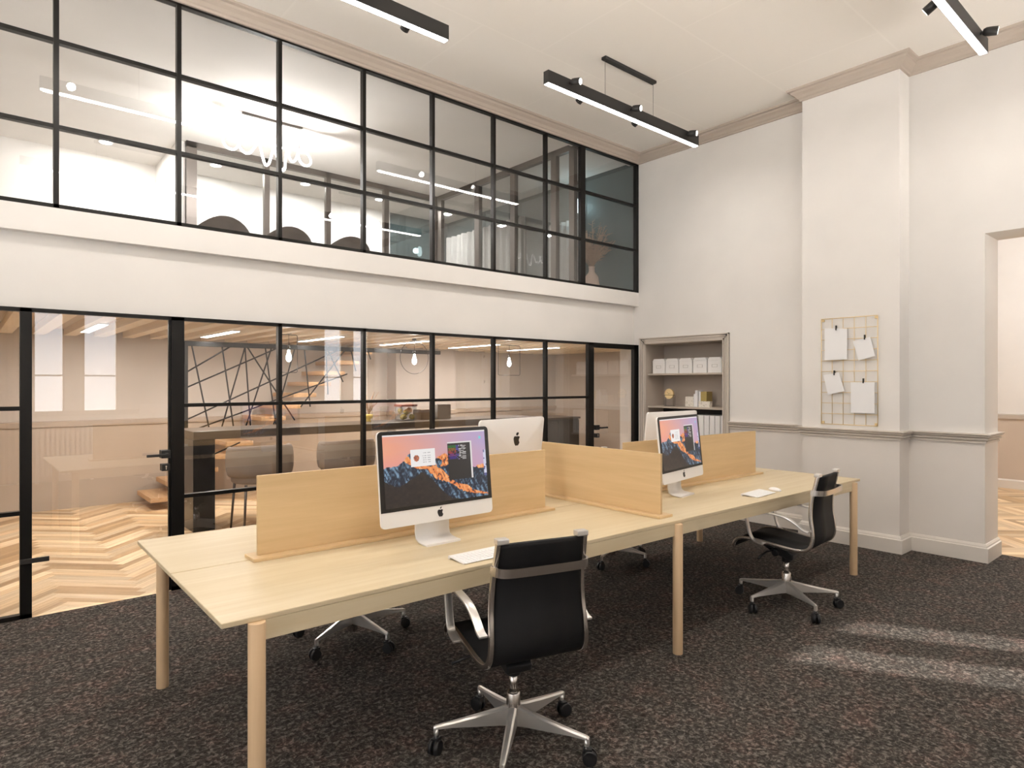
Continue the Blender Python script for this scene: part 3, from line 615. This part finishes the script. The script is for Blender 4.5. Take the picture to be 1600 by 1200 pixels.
# ------------------------------------------------------------------ linear track lights
def track_light(x0, y, label, flip=False):
    t = thing('linear_track_light', label, 'track light', (x0+1.05, y, ZC), 0, 'black linear lights hanging over the desks')
    MB().box(-1.05, 1.05, -0.028, 0.028, -0.445, -0.345).build('housing', m_matte, t)
    MB().box(-1.045, 1.045, -0.023, 0.023, -0.449, -0.4451).build('diffuser', m_led, t)
    MB().box(-0.36, 0.36, -0.025, 0.025, -0.026, 0).build('canopy', m_matte, t, bevel=0.003)
    for x in (-0.34, 0.34): MB().cyl((x, 0, -0.346), (x, 0, -0.02), 0.0018, n=6).build('wire', m_brz, t)
    light('AREA', 'strip_lamp', (0, 0, -0.455), TRACK_W, t, size=2.05, size_y=0.04, direction=(0, 0, -1))
    for k, (x, s_) in enumerate(((-0.80, -1), (-0.02, -1), (0.85, -1), (-0.55, 1), (0.20, 1)) if not flip else ((0.78, 1), (0.02, 1), (-0.85, 1), (0.40, -1), (-0.20, -1))):
        d = Vector((0.30, -0.9, -0.15)).normalized() if s_ < 0 else Vector((0.0, 0.85, -0.5)).normalized()
        p = Vector((x, s_*0.075, -0.385)); q = p-d*0.035; e = p+d*0.05
        h = MB(); h.cyl((x, s_*0.026, -0.385), q+Vector((0, 0, 0)), 0.009, n=10); h.lathe([(0.001, 0), (0.018, 0.003), (0.028, 0.018), (0.030, 0.04), (0.030, 0.088), (0.027, 0.088)], n=22)
        # orient the can along d
        rot = d.to_track_quat('Z', 'Y').to_matrix().to_4x4(); T = Matrix.Translation(q) @ rot
        for v_ in h.bm.verts[22-2:]: pass
        vs = list(h.bm.verts)[20:]
        for v_ in vs: v_.co = T @ v_.co
        ho = h.build('spotlight', m_matte, t)
        l = MB(); l.cyl(q+d*0.086, q+d*0.090, 0.024, n=20); l.build('lens', m_lens, ho)
        light('SPOT', 'spot_lamp', q+d*0.10, SPOT_W, t, size=0.03, direction=d, spot=R(75), blend=0.8)
    return t
track_light(3.53, 3.7, 'black linear light fully in view over the far half of the desk')
track_light(0.47, 3.7, 'black linear light cut by the top edge of the photo, left', True)
track_light(3.53, 1.3, 'black linear light at the top right corner of the photo')
track_light(0.47, 1.3, 'black linear light directly above the viewpoint, out of frame', True)
t = thing('side_fill_panel', 'added fill light panel of the side room, out of frame', 'ceiling light', (9.0, 1.2, 4.3))  # panel added out of view to light the side room
MB().box(-0.6, 0.6, -0.3, 0.3, -0.03, 0).build('housing', m_white, t); MB().box(-0.58, 0.58, -0.28, 0.28, -0.034, -0.031).build('diffuser', m_down, t)
light('AREA', 'side_fill_lamp', (0, 0, -0.05), 80, t, color=(1, 0.98, 0.97), size=1.1, size_y=0.5, direction=(0, 0, -1))

# ------------------------------------------------------------------ bench desk
RD = R(-0.8); DX, DY = 0.611, 2.104
def D(x, y, z=0): return (DX+x*math.cos(RD)-y*math.sin(RD), DY+x*math.sin(RD)+y*math.cos(RD), z)
dk = thing('bench_desk', 'long pale oak bench desk shared by four workstations', 'desk', D(0, 0), RD)
DL, DW = 4.744, 1.375
MB().box(0, DL, 0, 0.685, 0.712, 0.73).build('desktop', m_desk, dk, bevel=0.003)
MB().box(0, DL, 0.693, DW, 0.712, 0.73).build('desktop', m_desk, dk, bevel=0.003)
f = MB(); f.box(0.135, DL-0.135, 0.0, 0.020, 0.647, 0.7119); f.box(0.135, DL-0.135, DW-0.020, DW, 0.647, 0.7119)
for x in (0.13, 2.36, DL-0.16): f.box(x, x+0.03, 0.02, DW-0.02, 0.655, 0.711)
f.build('apron', m_desk, dk)
for x in (0.108, 2.362, 4.622):
    for y in (0.0, DW): MB().cyl((x, y, 0), (x, y, 0.7115), 0.0275, n=28).build('leg', m_deskz, dk, bevel=0.002)
def divider(x0, x1, y, lab, cross=False):
    L_ = x1-x0; t = thing('desk_divider', lab, 'divider', D(x0, y, 0.73) if not cross else D(x0, y, 0.73), RD+(R(90) if cross else 0))
    MB().box(-0.033, L_+0.033, -0.06, 0.06, 0, 0.015).build('base_plank', m_div, t, bevel=0.003)
    MB().box(0, L_, -0.008, 0.008, 0.015, 0.355).build('panel', m_div, t, bevel=0.001); return t
divider(0.334, 2.005, 0.690, 'long oak desk divider behind the nearest computer')
divider(2.72, 4.39, 0.690, 'long oak desk divider at the far end of the desk')
divider(2.362, 0, 0, '', True) if False else None
t = thing('desk_divider', 'oak divider standing crosswise in the middle of the desk', 'divider', D(2.362, 0.109, 0.73), RD+R(90))
MB().box(-0.033, 1.19, -0.06, 0.06, 0, 0.015).build('base_plank', m_div, t, bevel=0.003)
MB().box(0, 1.157, -0.008, 0.008, 0.015, 0.355).build('panel', m_div, t, bevel=0.001)

# ------------------------------------------------------------------ computers
def hsh(i, j, s_=0):
    h = (i*374761393+j*668265263+s_*974634721) & 0xffffffff; h = ((h ^ (h >> 13))*1274126177) & 0xffffffff; return ((h ^ (h >> 16)) & 0xffff)/65535
def vn(x, y, s_=0):
    i, j = math.floor(x), math.floor(y); fx, fy = x-i, y-j; fx = fx*fx*(3-2*fx); fy = fy*fy*(3-2*fy)
    return (hsh(i, j, s_)*(1-fx)+hsh(i+1, j, s_)*fx)*(1-fy)+(hsh(i, j+1, s_)*(1-fx)+hsh(i+1, j+1, s_)*fx)*fy
def fb(x, y, s_=0): return 0.5*vn(x, y, s_)+0.28*vn(2*x, 2*y, s_+1)+0.14*vn(4*x, 4*y, s_+2)+0.08*vn(8*x, 8*y, s_+3)
def lerp(a, b_, t): t = max(0, min(1, t)); return tuple(x+(y-x)*t for x, y in zip(a, b_))
def lin(c): return tuple(((v/255+0.055)/1.055)**2.4 if v > 10 else v/3294.6 for v in c)
def pl_(pts, u):
    for (a, y0), (c, y1) in zip(pts, pts[1:]):
        if a <= u <= c: return y0+(y1-y0)*(u-a)/(c-a)
    return pts[-1][1]
def pix(u, v):          # v up from the bottom; returns an sRGB colour
    if v > 0.982: return (235, 228, 228)
    if 0.245 < u < 0.475 and 0.535 < v < 0.775:
        du, dv = (u-0.298)/0.026, (v-0.655)/0.046
        if du*du+dv*dv < 1: return lerp((120, 70, 70), (230, 140, 90), vn(u*80, v*80, 5))
        if 0.35 < u < 0.43 and (abs(v-0.72) < 0.006 or abs(v-0.68) < 0.004 or abs(v-0.65) < 0.004 or abs(v-0.62) < 0.004 or abs(v-0.59) < 0.004) and vn(u*150, v*10, 9) > 0.35: return (170, 165, 165)
        return (240, 236, 234)
    if 0.60 < u < 0.855 and 0.29 < v < 0.85:
        if v > 0.825 or u > 0.838: return (225, 220, 218)
        if 0.607 < u < 0.685 and 0.60 < v < 0.80:
            return [(60, 40, 120), (110, 50, 110), (150, 55, 55), (130, 90, 40), (50, 100, 50)][int((v-0.60)/0.0401)] if vn(u*90, v*60, 3) > 0.3 else (40, 36, 40)
        if 0.69 < u < 0.79 and 0.585 < v < 0.81 and (v*60) % 1 > 0.4 and vn(u*70, math.floor(v*60)*3.1, 4) > 0.40:
            return (90, 80, 170) if u < 0.715 else (190, 186, 184)
        return (46, 42, 40)
    if 0.93 < u < 0.957 and 0.865 < v < 0.91: return (120, 205, 210)
    if u > 0.972 and 0.30 < v < 0.70: return (205, 205, 225) if vn(u*40, v*30, 8) > 0.4 else (90, 90, 140)
    n = fb(u*9, v*9)
    ridge = pl_([(0, .55), (.06, .56), (.12, .57), (.17, .62), (.21, .70), (.24, .73), (.30, .70), (.40, .62), (.46, .58), (.50, .66), (.53, .66), (.57, .70), (.60, .67), (.64, .54), (.70, .50), (.80, .46), (.88, .45), (.91, .49), (.96, .48), (1, .44)], u)+0.05*(fb(u*24, 3)-0.5)
    if v > ridge:
        s_ = lerp((238, 168, 140), (176, 160, 205), u*0.9+0.25*(fb(u*3, v*6, 20)-0.5)+0.3*(v-0.8)); s_ = lerp(s_, (246, 150, 120), max(0, 0.55-u)*(fb(u*4, v*5, 30))*1.2)
        return lerp(s_, (205, 150, 185), max(0, 0.75-v)*1.4)
    hill = pl_([(0, .37), (.05, .33), (.13, .27), (.20, .33), (.27, .39), (.34, .455), (.40, .39), (.46, .29), (.52, .18), (.58, .08), (.62, .03), (1, -.1)], u)+0.03*(fb(u*20, 8)-0.5)
    if v < hill: return lerp((38, 33, 31), (62, 50, 44), fb(u*30, v*22, 40))
    # sunlit spine running down to the right
    sp = pl_([(0, .9), (.15, .68), (.20, .64), (.25, .58), (.30, .52), (.38, .50), (.45, .43), (.52, .37), (.58, .31), (.64, .24), (.70, .17), (.78, .13), (.84, .07), (1, .01)], u)
    wd = pl_([(0, .001), (.12, .01), (.2, .06), (.3, .045), (.40, .04), (.46, .09), (.53, .11), (.59, .06), (.63, .035), (.7, .05), (.77, .07), (.84, .03), (1, .01)], u)
    d = abs(v-sp-0.02)/wd+0.9*(fb(u*34, v*20, 50)-0.5)
    hi = (v > 0.5 and 0.44 < u < 0.62) or (v > .42 and .88 < u < .98)
    jag = abs(2*vn(u*38+v*9, v*11, 90)-1)*0.6+abs(2*vn(u*80-v*20, v*20, 91)-1)*0.4
    if d < 0.85 or (hi and fb(u*30, v*14, 70) > 0.44): return lerp((226, 118, 56), (252, 196, 138), jag*1.5-0.2) if jag > 0.17 else (96, 62, 58)
    q = abs(2*vn(u*40+v*12, v*9, 80)-1)*0.6+abs(2*vn(u*90-v*26, v*24, 82)-1)*0.4
    q += 0.25*(0.35-u) if u < 0.35 else 0
    return lerp((36, 42, 56), (124, 156, 182), (q-0.26)*2.3)
def screen_mesh(w, h, nx=176, ny=99):
    bm = bmesh.new(); cl = bm.loops.layers.float_color.new('pix')
    V = [[bm.verts.new((-w/2+w*i/nx, 0, h*j/ny)) for i in range(nx+1)] for j in range(ny+1)]
    for j in range(ny):
        for i in range(nx):
            f = bm.faces.new((V[j][i], V[j][i+1], V[j+1][i+1], V[j+1][i])); c = lin(pix((i+.5)/nx, (j+.5)/ny))
            for l in f.loops: l[cl] = (*c, 1)
    me = bpy.data.meshes.new('screen'); bm.to_mesh(me); bm.free(); me.materials.append(m_screen); return me
def logo_pts(s_):
    # outline of a fruit with a bite on the right, and a leaf
    half = [(0.0, .40), (-.10, .45), (-.24, .47), (-.36, .42), (-.44, .30), (-.46, .12), (-.42, -.08), (-.33, -.28), (-.22, -.42), (-.12, -.46), (0, -.42)]
    rt = [(.12, -.46), (.22, -.43), (.32, -.30), (.40, -.14), (.30, -.06), (.26, .06), (.27, .18), (.34, .30), (.38, .36), (.28, .44), (.14, .46)]
    body = [(x*s_, y*s_-0.08*s_) for x, y in half+rt]
    leaf = [(x*s_, y*s_) for x, y in [(-.02, .46), (-.02, .58), (.05, .68), (.18, .74), (.18, .62), (.11, .51)]]
    return body, leaf
def logo(parent, s_, z, y0, y1, flip=False, T=None):
    b_, l = logo_pts(s_); mb = MB()
    for P in (b_, l):
        if flip: P = [(-x, v_) for x, v_ in P]
        mb.prism([(x, v_+z) for x, v_ in P], y0, y1, 'y')
    return mb.build('logo', m_logo, parent)
SCR = None
def make_computer():
    global SCR
    t = thing('desktop_computer', '', 'computer')
    # tilted display: body plane leans back 6 degrees
    tilt = R(-6); w, h, z0 = 0.626, 0.430, 0.106
    e = MB(); e.prism(rrect(-w/2, w/2, 0, h, 0.022, 5), -0.004, 0.008, 'y')
    # bulged back
    P = rrect(-w/2, w/2, 0, h, 0.022, 5); rings = []
    for k, (sc_, yy) in enumerate(((1.0, 0.008), (0.92, 0.016), (0.70, 0.030), (0.38, 0.042), (0.08, 0.047))):
        rings.append([e.bm.verts.new((x*sc_, yy, h/2+(z-h/2)*sc_)) for x, z in P])
    for A, B in zip(rings, rings[1:]):
        for j in range(len(P)):
            f = e.face([A[j], A[(j+1) % len(P)], B[(j+1) % len(P)], B[j]])
            if f: f.smooth = True
    e.face(rings[-1])
    body = e.build('display_body', m_shell, t); body.location = (0, 0, z0); body.rotation_euler = (tilt, 0, 0)
    bz = MB(); P = [(x, z) for x, z in rrect(-w/2+0.001, w/2-0.001, 0.094, h-0.001, 0.020, 5)]
    P = [(x, z) for x, z in P]; P = [(-w/2+0.001, 0.070), (w/2-0.001, 0.070)]+[p for p in P if p[1] > 0.2]
    bz.prism(P, -0.006, -0.0041, 'y'); bz.build('bezel', m_bezel, body)
    if SCR is None: SCR = screen_mesh(0.578, 0.326)
    s_ = bpy.data.objects.new('screen', SCR); COL.objects.link(s_); s_.parent = body; s_.location = (0, -0.0068, 0.086)
    o = logo(body, 0.036, 0.037, -0.006, -0.0042)
    o = logo(body, 0.064, 0.300, 0.030, 0.0445, flip=True)
    # stand: curved foot
    f = MB(); f.strip([(0.045, 0.24), (0.06, 0.17), (0.07, 0.10), (0.07, 0.05), (0.062, 0.022), (0.04, 0.010), (0.0, 0.006), (-0.03, 0.005)], -0.095, 0.095, 0.010); f.build('stand', m_shell, t)
    # thing is turned so that its screen faces -y; foot front is at y=-0.06
    return t
pc = make_computer(); GP = 'all-in-one computers on the bench desk'
pc.location = (1.705, 2.505, 0.73); tag(pc, 'nearest all-in-one computer with mountain wallpaper facing the viewer', None, GP)
for (x, y, rz, lab) in ((3.66, 2.50, R(10), 'all-in-one computer right of the crosswise divider with its mountain screen turned to us'), (2.58, 3.05, R(190), 'all-in-one computer seen from behind with a dark logo, behind the nearest one'), (4.16, 2.99, R(179), 'all-in-one computer seen from behind in front of the alcove shelves')):
    c = copy_tree(pc); c.location = (x, y, 0.73); c.rotation_euler = (0, 0, rz); tag(c, lab)
def make_keyboard():
    t = thing('keyboard', '', 'keyboard')
    k = MB(); k.prism([(-0.055, 0), (0.055, 0.010), (0.057, 0.014), (-0.055, 0.004)], -0.14, 0.14, 'x'); k.cyl((-0.14, 0.052, 0.0065), (0.14, 0.052, 0.0065), 0.0065, n=12); k.build('keyboard_base', m_shell, t)
    q = MB()
    for r in range(5):
        n = 14 if r < 4 else 0; y = 0.036-r*0.0205
        xs = [(-0.134+j*0.01925, 0.0165) for j in range(14)] if r < 4 else [(-0.134, .0165), (-0.1147, .0165), (-0.0955, .0165), (-0.076, .022), (-0.051, .088), (0.040, .022), (0.065, .0165), (0.0843, .0165), (0.1035, .0165), (0.1195, .0145)]
        for x, w in xs:
            T = Matrix.Translation((0, 0, 0.0045)) @ Matrix.Rotation(R(5.2), 4, 'X')
            q.box(x, x+w, y-0.017, y, 0.0045, 0.0062, 0, T)
    q.build('keys', m_key, t); return t
kb = make_keyboard(); x, y, z = D(1.10, 0.105, 0.73); kb.location = (x, y, z); kb.rotation_euler = (0, 0, RD); tag(kb, 'white keyboard partly hidden behind the nearest chair back', None, 'white keyboards')
def make_mouse():
    mb = MB(); rows = []
    for i in range(9):
        u = -1+2*i/8; w = 0.028*(1-abs(u)**3*0.45)*math.sqrt(max(0.02, 1-abs(u)**6)); hh = 0.021*math.sqrt(max(0.03, 1-u*u*0.95)); rows.append([mb.bm.verts.new((w*math.cos(R(a)), 0.056*u, 0.002+hh*math.sin(R(a)))) for a in range(0, 181, 20)])
    for A, B in zip(rows, rows[1:]):
        for j in range(9):
            mb.face([A[j], A[j+1], B[j+1], B[j]])
        mb.face([A[9], A[0], B[0], B[9]])
    mb.face(rows[0]); mb.face(rows[-1][::-1]); return mb
k2 = copy_tree(kb); k2.location = D(3.47, 0.145, 0.73); k2.rotation_euler = (0, 0, RD+R(5)); tag(k2, 'white keyboard beside the mouse on the far half of the desk')
mo = make_mouse().build('computer_mouse', m_key, smooth=True); at(mo, D(3.70, 0.15, 0.73), R(-25)); tag(mo, 'white rounded computer mouse right of the far keyboard', 'mouse')

# ------------------------------------------------------------------ office chairs
def smooth_path(pts, k=4):
    out = []
    for i in range(len(pts)-1):
        p0, p1, p2, p3 = pts[max(0, i-1)], pts[i], pts[i+1], pts[min(len(pts)-1, i+2)]
        for j in range(k):
            s_ = j/k; out.append(tuple(0.5*((2*p1[c])+(-p0[c]+p2[c])*s_+(2*p0[c]-5*p1[c]+4*p2[c]-p3[c])*s_**2+(-p0[c]+3*p1[c]-3*p2[c]+p3[c])*s_**3) for c in range(len(p1))))
    return out+[pts[-1]]
def make_chair(phase):
    t = thing('office_chair', '', 'chair')
    def taper(mb):
        for v_ in mb.bm.verts: v_.co.x *= 1.05-0.11*max(0, (v_.co.z-0.45)/0.46)
    prof = smooth_path([(0.275, 0.385), (0.262, 0.420), (0.225, 0.447), (0.15, 0.452), (0.02, 0.440), (-0.09, 0.428), (-0.170, 0.428), (-0.215, 0.450), (-0.236, 0.500), (-0.232, 0.575), (-0.222, 0.65), (-0.226, 0.75), (-0.247, 0.84), (-0.262, 0.908)])
    sl = MB(); sl.strip([p for p in prof if p[0] > -10 and not (p[1] > 0.898)], -0.180, 0.180, 0.012); taper(sl); sl.build('sling', m_leather, t)
    for s_ in (-1, 1):
        f = MB(); f.strip(prof, s_*0.192-0.0085, s_*0.192+0.0085, 0.021); taper(f); fo = f.build('side_frame', m_chromed, t, bevel=0.003)
        xa, xb = sorted((s_*0.190, s_*0.142)); MB().box(xa, xb, -0.276, -0.240, 0.898, 0.919).build('end_cap', m_chrome, fo, bevel=0.004)
        a = MB(); a.strip(smooth_path([(0.06, 0.437), (0.12, 0.450), (0.150, 0.49), (0.168, 0.56), (0.178, 0.615), (0.165, 0.640), (0.12, 0.645), (0.0, 0.640), (-0.08, 0.628), (-0.14, 0.600), (-0.190, 0.565), (-0.222, 0.556)]), s_*0.222-0.017, s_*0.222+0.017, 0.010); a.build('armrest', m_chrome, t, bevel=0.002)
    # back handle: flat band bowed backwards
    h = MB(); P = smooth_path([(-0.200, -0.222), (-0.196, -0.262), (-0.165, -0.292), (-0.08, -0.300), (0.08, -0.300), (0.165, -0.292), (0.196, -0.262), (0.200, -0.222)], 4); rows = []
    for i, (x, y) in enumerate(P):
        a = P[max(0, i-1)]; c = P[min(len(P)-1, i+1)]; d = Vector((c[0]-a[0], c[1]-a[1])).normalized(); n_ = Vector((-d.y, d.x))*0.004
        rows.append([h.bm.verts.new(q) for q in ((x+n_.x, y+n_.y, 0.782), (x-n_.x, y-n_.y, 0.782), (x-n_.x, y-n_.y-0.004, 0.816), (x+n_.x, y+n_.y-0.004, 0.816))])
    taper(h)
    for A, B in zip(rows, rows[1:]):
        for j in range(4): h.face([A[j], A[(j+1) % 4], B[(j+1) % 4], B[j]])
    h.face(rows[0]); h.face(rows[-1][::-1]); h.build('back_handle', m_chromed, t)
    g = MB(); g.prism([(0.14, 0.420), (0.15, 0.395), (0.06, 0.345), (-0.03, 0.318), (-0.06, 0.318), (-0.065, 0.35), (-0.02, 0.385), (-0.06, 0.415)], -0.055, 0.055, 'x'); g.box(-0.16, 0.16, 0.02, 0.06, 0.405, 0.425)
    g.cyl((-0.07, 0.05, 0.352), (0.07, 0.05, 0.352), 0.024, n=16); g.cyl((0, -0.0, 0.29), (0, -0.0, 0.36), 0.03, n=18); go = g.build('tilt_mechanism', m_rubber, t, bevel=0.006)
    l = MB(); l.tube([(-0.06, 0.07, 0.365), (-0.14, 0.08, 0.366), (-0.19, 0.085, 0.352), (-0.235, 0.09, 0.340)], 0.007, 8); l.build('lever', m_rubber, go)
    MB().cyl((0, 0, 0.21), (0, 0, 0.30), 0.017, n=18).build('gas_lift', m_chromed, t)
    MB().lathe([(0.024, 0.045), (0.029, 0.05), (0.029, 0.215), (0.024, 0.222)], n=24).build('hub', m_chromed, t)
    for k in range(5):
        a = R(phase+72*k); T = Matrix.Rotation(a, 4, 'Z'); s_ = MB()
        st_ = [(0.018, 0.018, 0.170, 0.085), (0.06, 0.018, 0.158, 0.090), (0.15, 0.017, 0.140, 0.094), (0.25, 0.014, 0.122, 0.098), (0.315, 0.011, 0.112, 0.096), (0.325, 0.008, 0.108, 0.076)]
        rows = [[s_.bm.verts.new(T @ Vector(q)) for q in ((r, -w, zb+0.004), (r, -w*0.55, zb), (r, w*0.55, zb), (r, w, zb+0.004), (r, w*0.9, zt-0.006), (r, w*0.45, zt), (r, -w*0.45, zt), (r, -w*0.9, zt-0.006))] for r, w, zt, zb in st_]
        for A, B in zip(rows, rows[1:]):
            for j in range(8): s_.face([A[j], A[(j+1) % 8], B[(j+1) % 8], B[j]])
        s_.face(rows[0]); s_.face(rows[-1][::-1]); s_.cyl(T @ Vector((0.314, 0, 0.056)), T @ Vector((0.314, 0, 0.10)), 0.009, n=12)
        so = s_.build('spoke', m_chrome, t)
        c = MB(); b2 = T @ Vector((0.314, 0, 0.03)); T2 = Matrix.Translation(b2) @ Matrix.Rotation(a+R(70+40*(k % 3)), 4, 'Z')
        for sx in (-1, 1): c.cyl(T2 @ Vector((sx*0.006, -0.012, 0)), T2 @ Vector((sx*0.022, -0.012, 0)), 0.030, 0.027, 22)
        c.cyl(T2 @ Vector((0, 0, 0.0)), T2 @ Vector((0, 0, 0.042)), 0.010, n=12); c.box(-0.014, 0.014, -0.020, 0.012, 0.008, 0.034, 0, T2); c.build('caster', m_rubber, so)
    return t
GC = 'black office chairs around the bench desk'
ch = make_chair(6+16); ch.location = (1.71, 1.985, 0); ch.rotation_euler = (0, 0, R(-16)); tag(ch, 'nearest black office chair seen from behind at the front of the desk', None, GC)
for (x, y, rz, ph, lab) in ((4.17, 2.05, 5, 22, 'black office chair turned sideways at the far end of the desk'), (1.72, 3.43, 180, -9, 'office chair behind the desk whose star base shows under the near left desktop'), (4.13, 3.53, 176, -10, 'office chair behind the desk whose casters show left of the middle leg')):
    c = make_chair(ph-rz); c.location = (x, y, 0); c.rotation_euler = (0, 0, R(rz)); tag(c, lab, None, GC)

# ------------------------------------------------------------------ alcove contents
sh = []
for z, lab in ((1.580, 'upper taupe shelf holding five white boxes'), (1.180, 'lower taupe shelf holding a clock and ornaments'), (0.770, 'bottom taupe shelf holding white binders')):
    o = MB().box(0, 0.33, -0.5325, 0.5325, 0, 0.022).build('alcove_shelf', m_niche, bevel=0.002); at(o, (6.468, 4.413, z)); tag(o, lab, 'shelf', 'shelves of the alcove')
o = MB().box(0, 0.012, -0.53, 0.53, 0, 0.378).build('shade_board', m_matte); at(o, (6.787, 4.413, 0.80)); tag(o, 'black board standing for the shade behind the binders', 'board')  # shade above the binders, put in as a black sheet
bx = thing('storage_box', '', 'box'); bb = MB(); bb.box(0, 0.25, -0.089, 0.089, 0, 0.143); bb.build('box_body', m_card, bx, bevel=0.002)
ld = MB(); ld.prism([(-0.091, 0.1435), (0.091, 0.1435), (0.091, 0.149), (0.068, 0.178), (-0.068, 0.178), (-0.091, 0.149)], -0.003, 0.253, 'x'); ld.build('lid', m_card, bx, bevel=0.001)
fr = MB()
for a in ((-0.035, 0.035, 0.094, 0.0965), (-0.035, 0.035, 0.0635, 0.066), (-0.035, -0.0325, 0.066, 0.094), (0.0325, 0.035, 0.066, 0.094)): fr.box(-0.003, -0.0005, a[0], a[1], a[2], a[3])
fr.build('label_frame', m_line, bx)
names = ['leftmost white lidded box on the upper alcove shelf', 'second white lidded box from the left on the upper shelf', 'middle white lidded box of five on the upper shelf', 'second white lidded box from the right on the upper shelf', 'rightmost white lidded box on the upper alcove shelf']
for k in range(5):
    c = bx if k == 0 else copy_tree(bx); c.location = (6.50, 4.806-0.1935*k, 1.602); tag(c, names[k], 'box', 'white storage boxes on the alcove shelf')
ck = thing('table_clock', 'gold faced clock on a thin black wire box, lower alcove shelf', 'clock', (6.56, 4.70, 1.202))
w_ = MB(); c8 = [(x, y) for x in (0, 0.03) for y in (-0.066, 0.066)]
for z in (0.003, 0.135): w_.tube([(0, -0.066, z), (0, 0.066, z), (0.03, 0.066, z), (0.03, -0.066, z)], 0.0025, 6, closed=True)
for x, y in c8: w_.cyl((x, y, 0.003), (x, y, 0.135), 0.0025, n=6)
w_.build('wire_stand', m_black, ck)
MB().cyl((0.0, 0, 0.150), (0.03, 0, 0.150), 0.062, n=36).build('clock_face', m_gold, ck)
hd = MB(); hd.box(-0.003, -0.0005, -0.002, 0.002, 0.148, 0.152); hd.tube([(-0.002, 0, 0.15), (-0.002, 0.024, 0.172)], 0.0012, 6); hd.tube([(-0.002, 0, 0.15), (-0.002, -0.026, 0.160)], 0.0012, 6); hd.build('clock_hands', m_black, ck)
def block(name, mt, y0, y1, z1, lab, cat, x0=6.56, d=0.12, z0=1.202, bev=0.002):
    o = MB().box(0, d, -(y1-y0)/2, (y1-y0)/2, 0, z1-z0).build(name, mt, bevel=bev); at(o, (x0, (y0+y1)/2, z0)); return tag(o, lab, cat)
block('terrazzo_box', m_terr, 4.352, 4.464, 1.322, 'squarish speckled white block on the lower alcove shelf', 'ornament')
block('book', m_paper, 4.332, 4.350, 1.355, 'short white book beside the speckled block', 'book')
block('book', m_paper, 4.298, 4.330, 1.398, 'tallest white book on the lower alcove shelf', 'book')
block('book', m_paper, 4.255, 4.276, 1.383, 'white book leaning up to the gold block', 'book')
block('gold_block', m_olive, 4.175, 4.253, 1.384, 'olive gold block behind the small speckled brick', 'ornament')
block('terrazzo_brick', m_terr, 4.095, 4.245, 1.272, 'low speckled brick at the right of the lower shelf', 'ornament', x0=6.50, d=0.055)
by = 3.885; k = 0
bn = ['white binder at the right end of the alcove', 'second white binder from the right in the alcove', 'third white binder from the right in the alcove', 'fourth white binder from the right in the alcove', 'white binder just emerging beside the far computer', 'white binder hidden behind the far computer']
for k in range(6):
    t = thing('ring_binder', bn[k], 'binder', (6.49, by+0.033, 0.793), 0, 'white binders in the alcove')
    MB().box(0, 0.26, -0.031, 0.031, 0, 0.318).build('cover', m_card, t, bevel=0.003); MB().cyl((-0.002, 0, 0.05), (0.001, 0, 0.05), 0.009, n=16).build('finger_ring', m_line, t)
    by += 0.071

# ------------------------------------------------------------------ wire grid pinboard
gr = thing('wire_grid', 'brass wire grid panel on the pier above the dado rail', 'pinboard', (6.165, 2.4455, 1.10))
gw = MB(); W2, H2 = 0.2455, 0.985
for k in range(6): y = -W2+2*W2*k/5; gw.cyl((0, y, 0), (0, y, H2), 0.0035 if k in (0, 5) else 0.0025, n=8)
for k in range(11): z = H2*k/10; gw.cyl((-0.004, -W2, z), (-0.004, W2, z), 0.0035 if k in (0, 10) else 0.0025, n=8)
gw.build('wires', m_gold, gr)
for y in (-W2+0.015, W2-0.015):
    for z in (0.015, H2-0.015): MB().box(-0.002, 0.0145, y-0.010, y+0.010, z-0.010, z+0.010).build('mount', m_gold, gr, bevel=0.001)
sheets = [('upper left large white sheet clipped to the wire grid', [(2.655, 1.997), (2.454, 1.983), (2.454, 1.702), (2.655, 1.696)], (2.55, 1.995)),
          ('upper right tilted white sheet clipped to the wire grid', [(2.404, 1.864), (2.258, 1.896), (2.216, 1.724), (2.355, 1.688)], (2.303, 1.895)),
          ('lower left tilted white sheet clipped to the wire grid', [(2.667, 1.558), (2.527, 1.580), (2.476, 1.410), (2.625, 1.372)], (2.567, 1.578)),
          ('lower right large white sheet clipped to the wire grid', [(2.421, 1.492), (2.221, 1.491), (2.221, 1.213), (2.421, 1.212)], (2.314, 1.503))]
for lab, P, cl in sheets:
    cy_ = sum(p[0] for p in P)/4; cz_ = min(p[1] for p in P); o = MB().prism([(y-cy_, z-cz_) for y, z in P], -0.0015, 0, 'x').build('paper_sheet', m_paper); at(o, (6.152, cy_, cz_)); tag(o, lab, 'paper', 'sheets on the wire grid')
    o = MB().box(-0.014, 0.010, -0.004, 0.004, -0.022, 0.022).build('binder_clip', m_black, bevel=0.001); at(o, (6.154, cl[0], cl[1])); tag(o, 'small black clip holding the '+lab.replace(' clipped to the wire grid', ''), 'clip', 'clips on the wire grid')

# ------------------------------------------------------------------ things along the window wall, seen only in reflections
rd = thing('radiator', 'cast iron column radiator under the window, mirrored in the glass door', 'radiator', (0.80, YF+0.10, 0))
f = MB()
for k in range(12):
    x = 0.03+k*0.062
    for y in (-0.035, 0.035): f.cyl((x, y, 0.10), (x, y, 0.82), 0.020, n=10)
    f.box(x-0.022, x+0.022, -0.05, 0.05, 0.80, 0.84); f.box(x-0.022, x+0.022, -0.05, 0.05, 0.10, 0.15)
f.build('columns', m_rad, rd, bevel=0.006)
for x in (0.03, 0.71): MB().box(x-0.02, x+0.02, -0.04, 0.04, 0, 0.11).build('foot', m_rad, rd)
drape(YF+0.08, 0.34, 0.76, 0.02, 2.95, 'taupe curtain beside the window behind the viewpoint', m_curt, axis='x', n=6, amp=0.025)
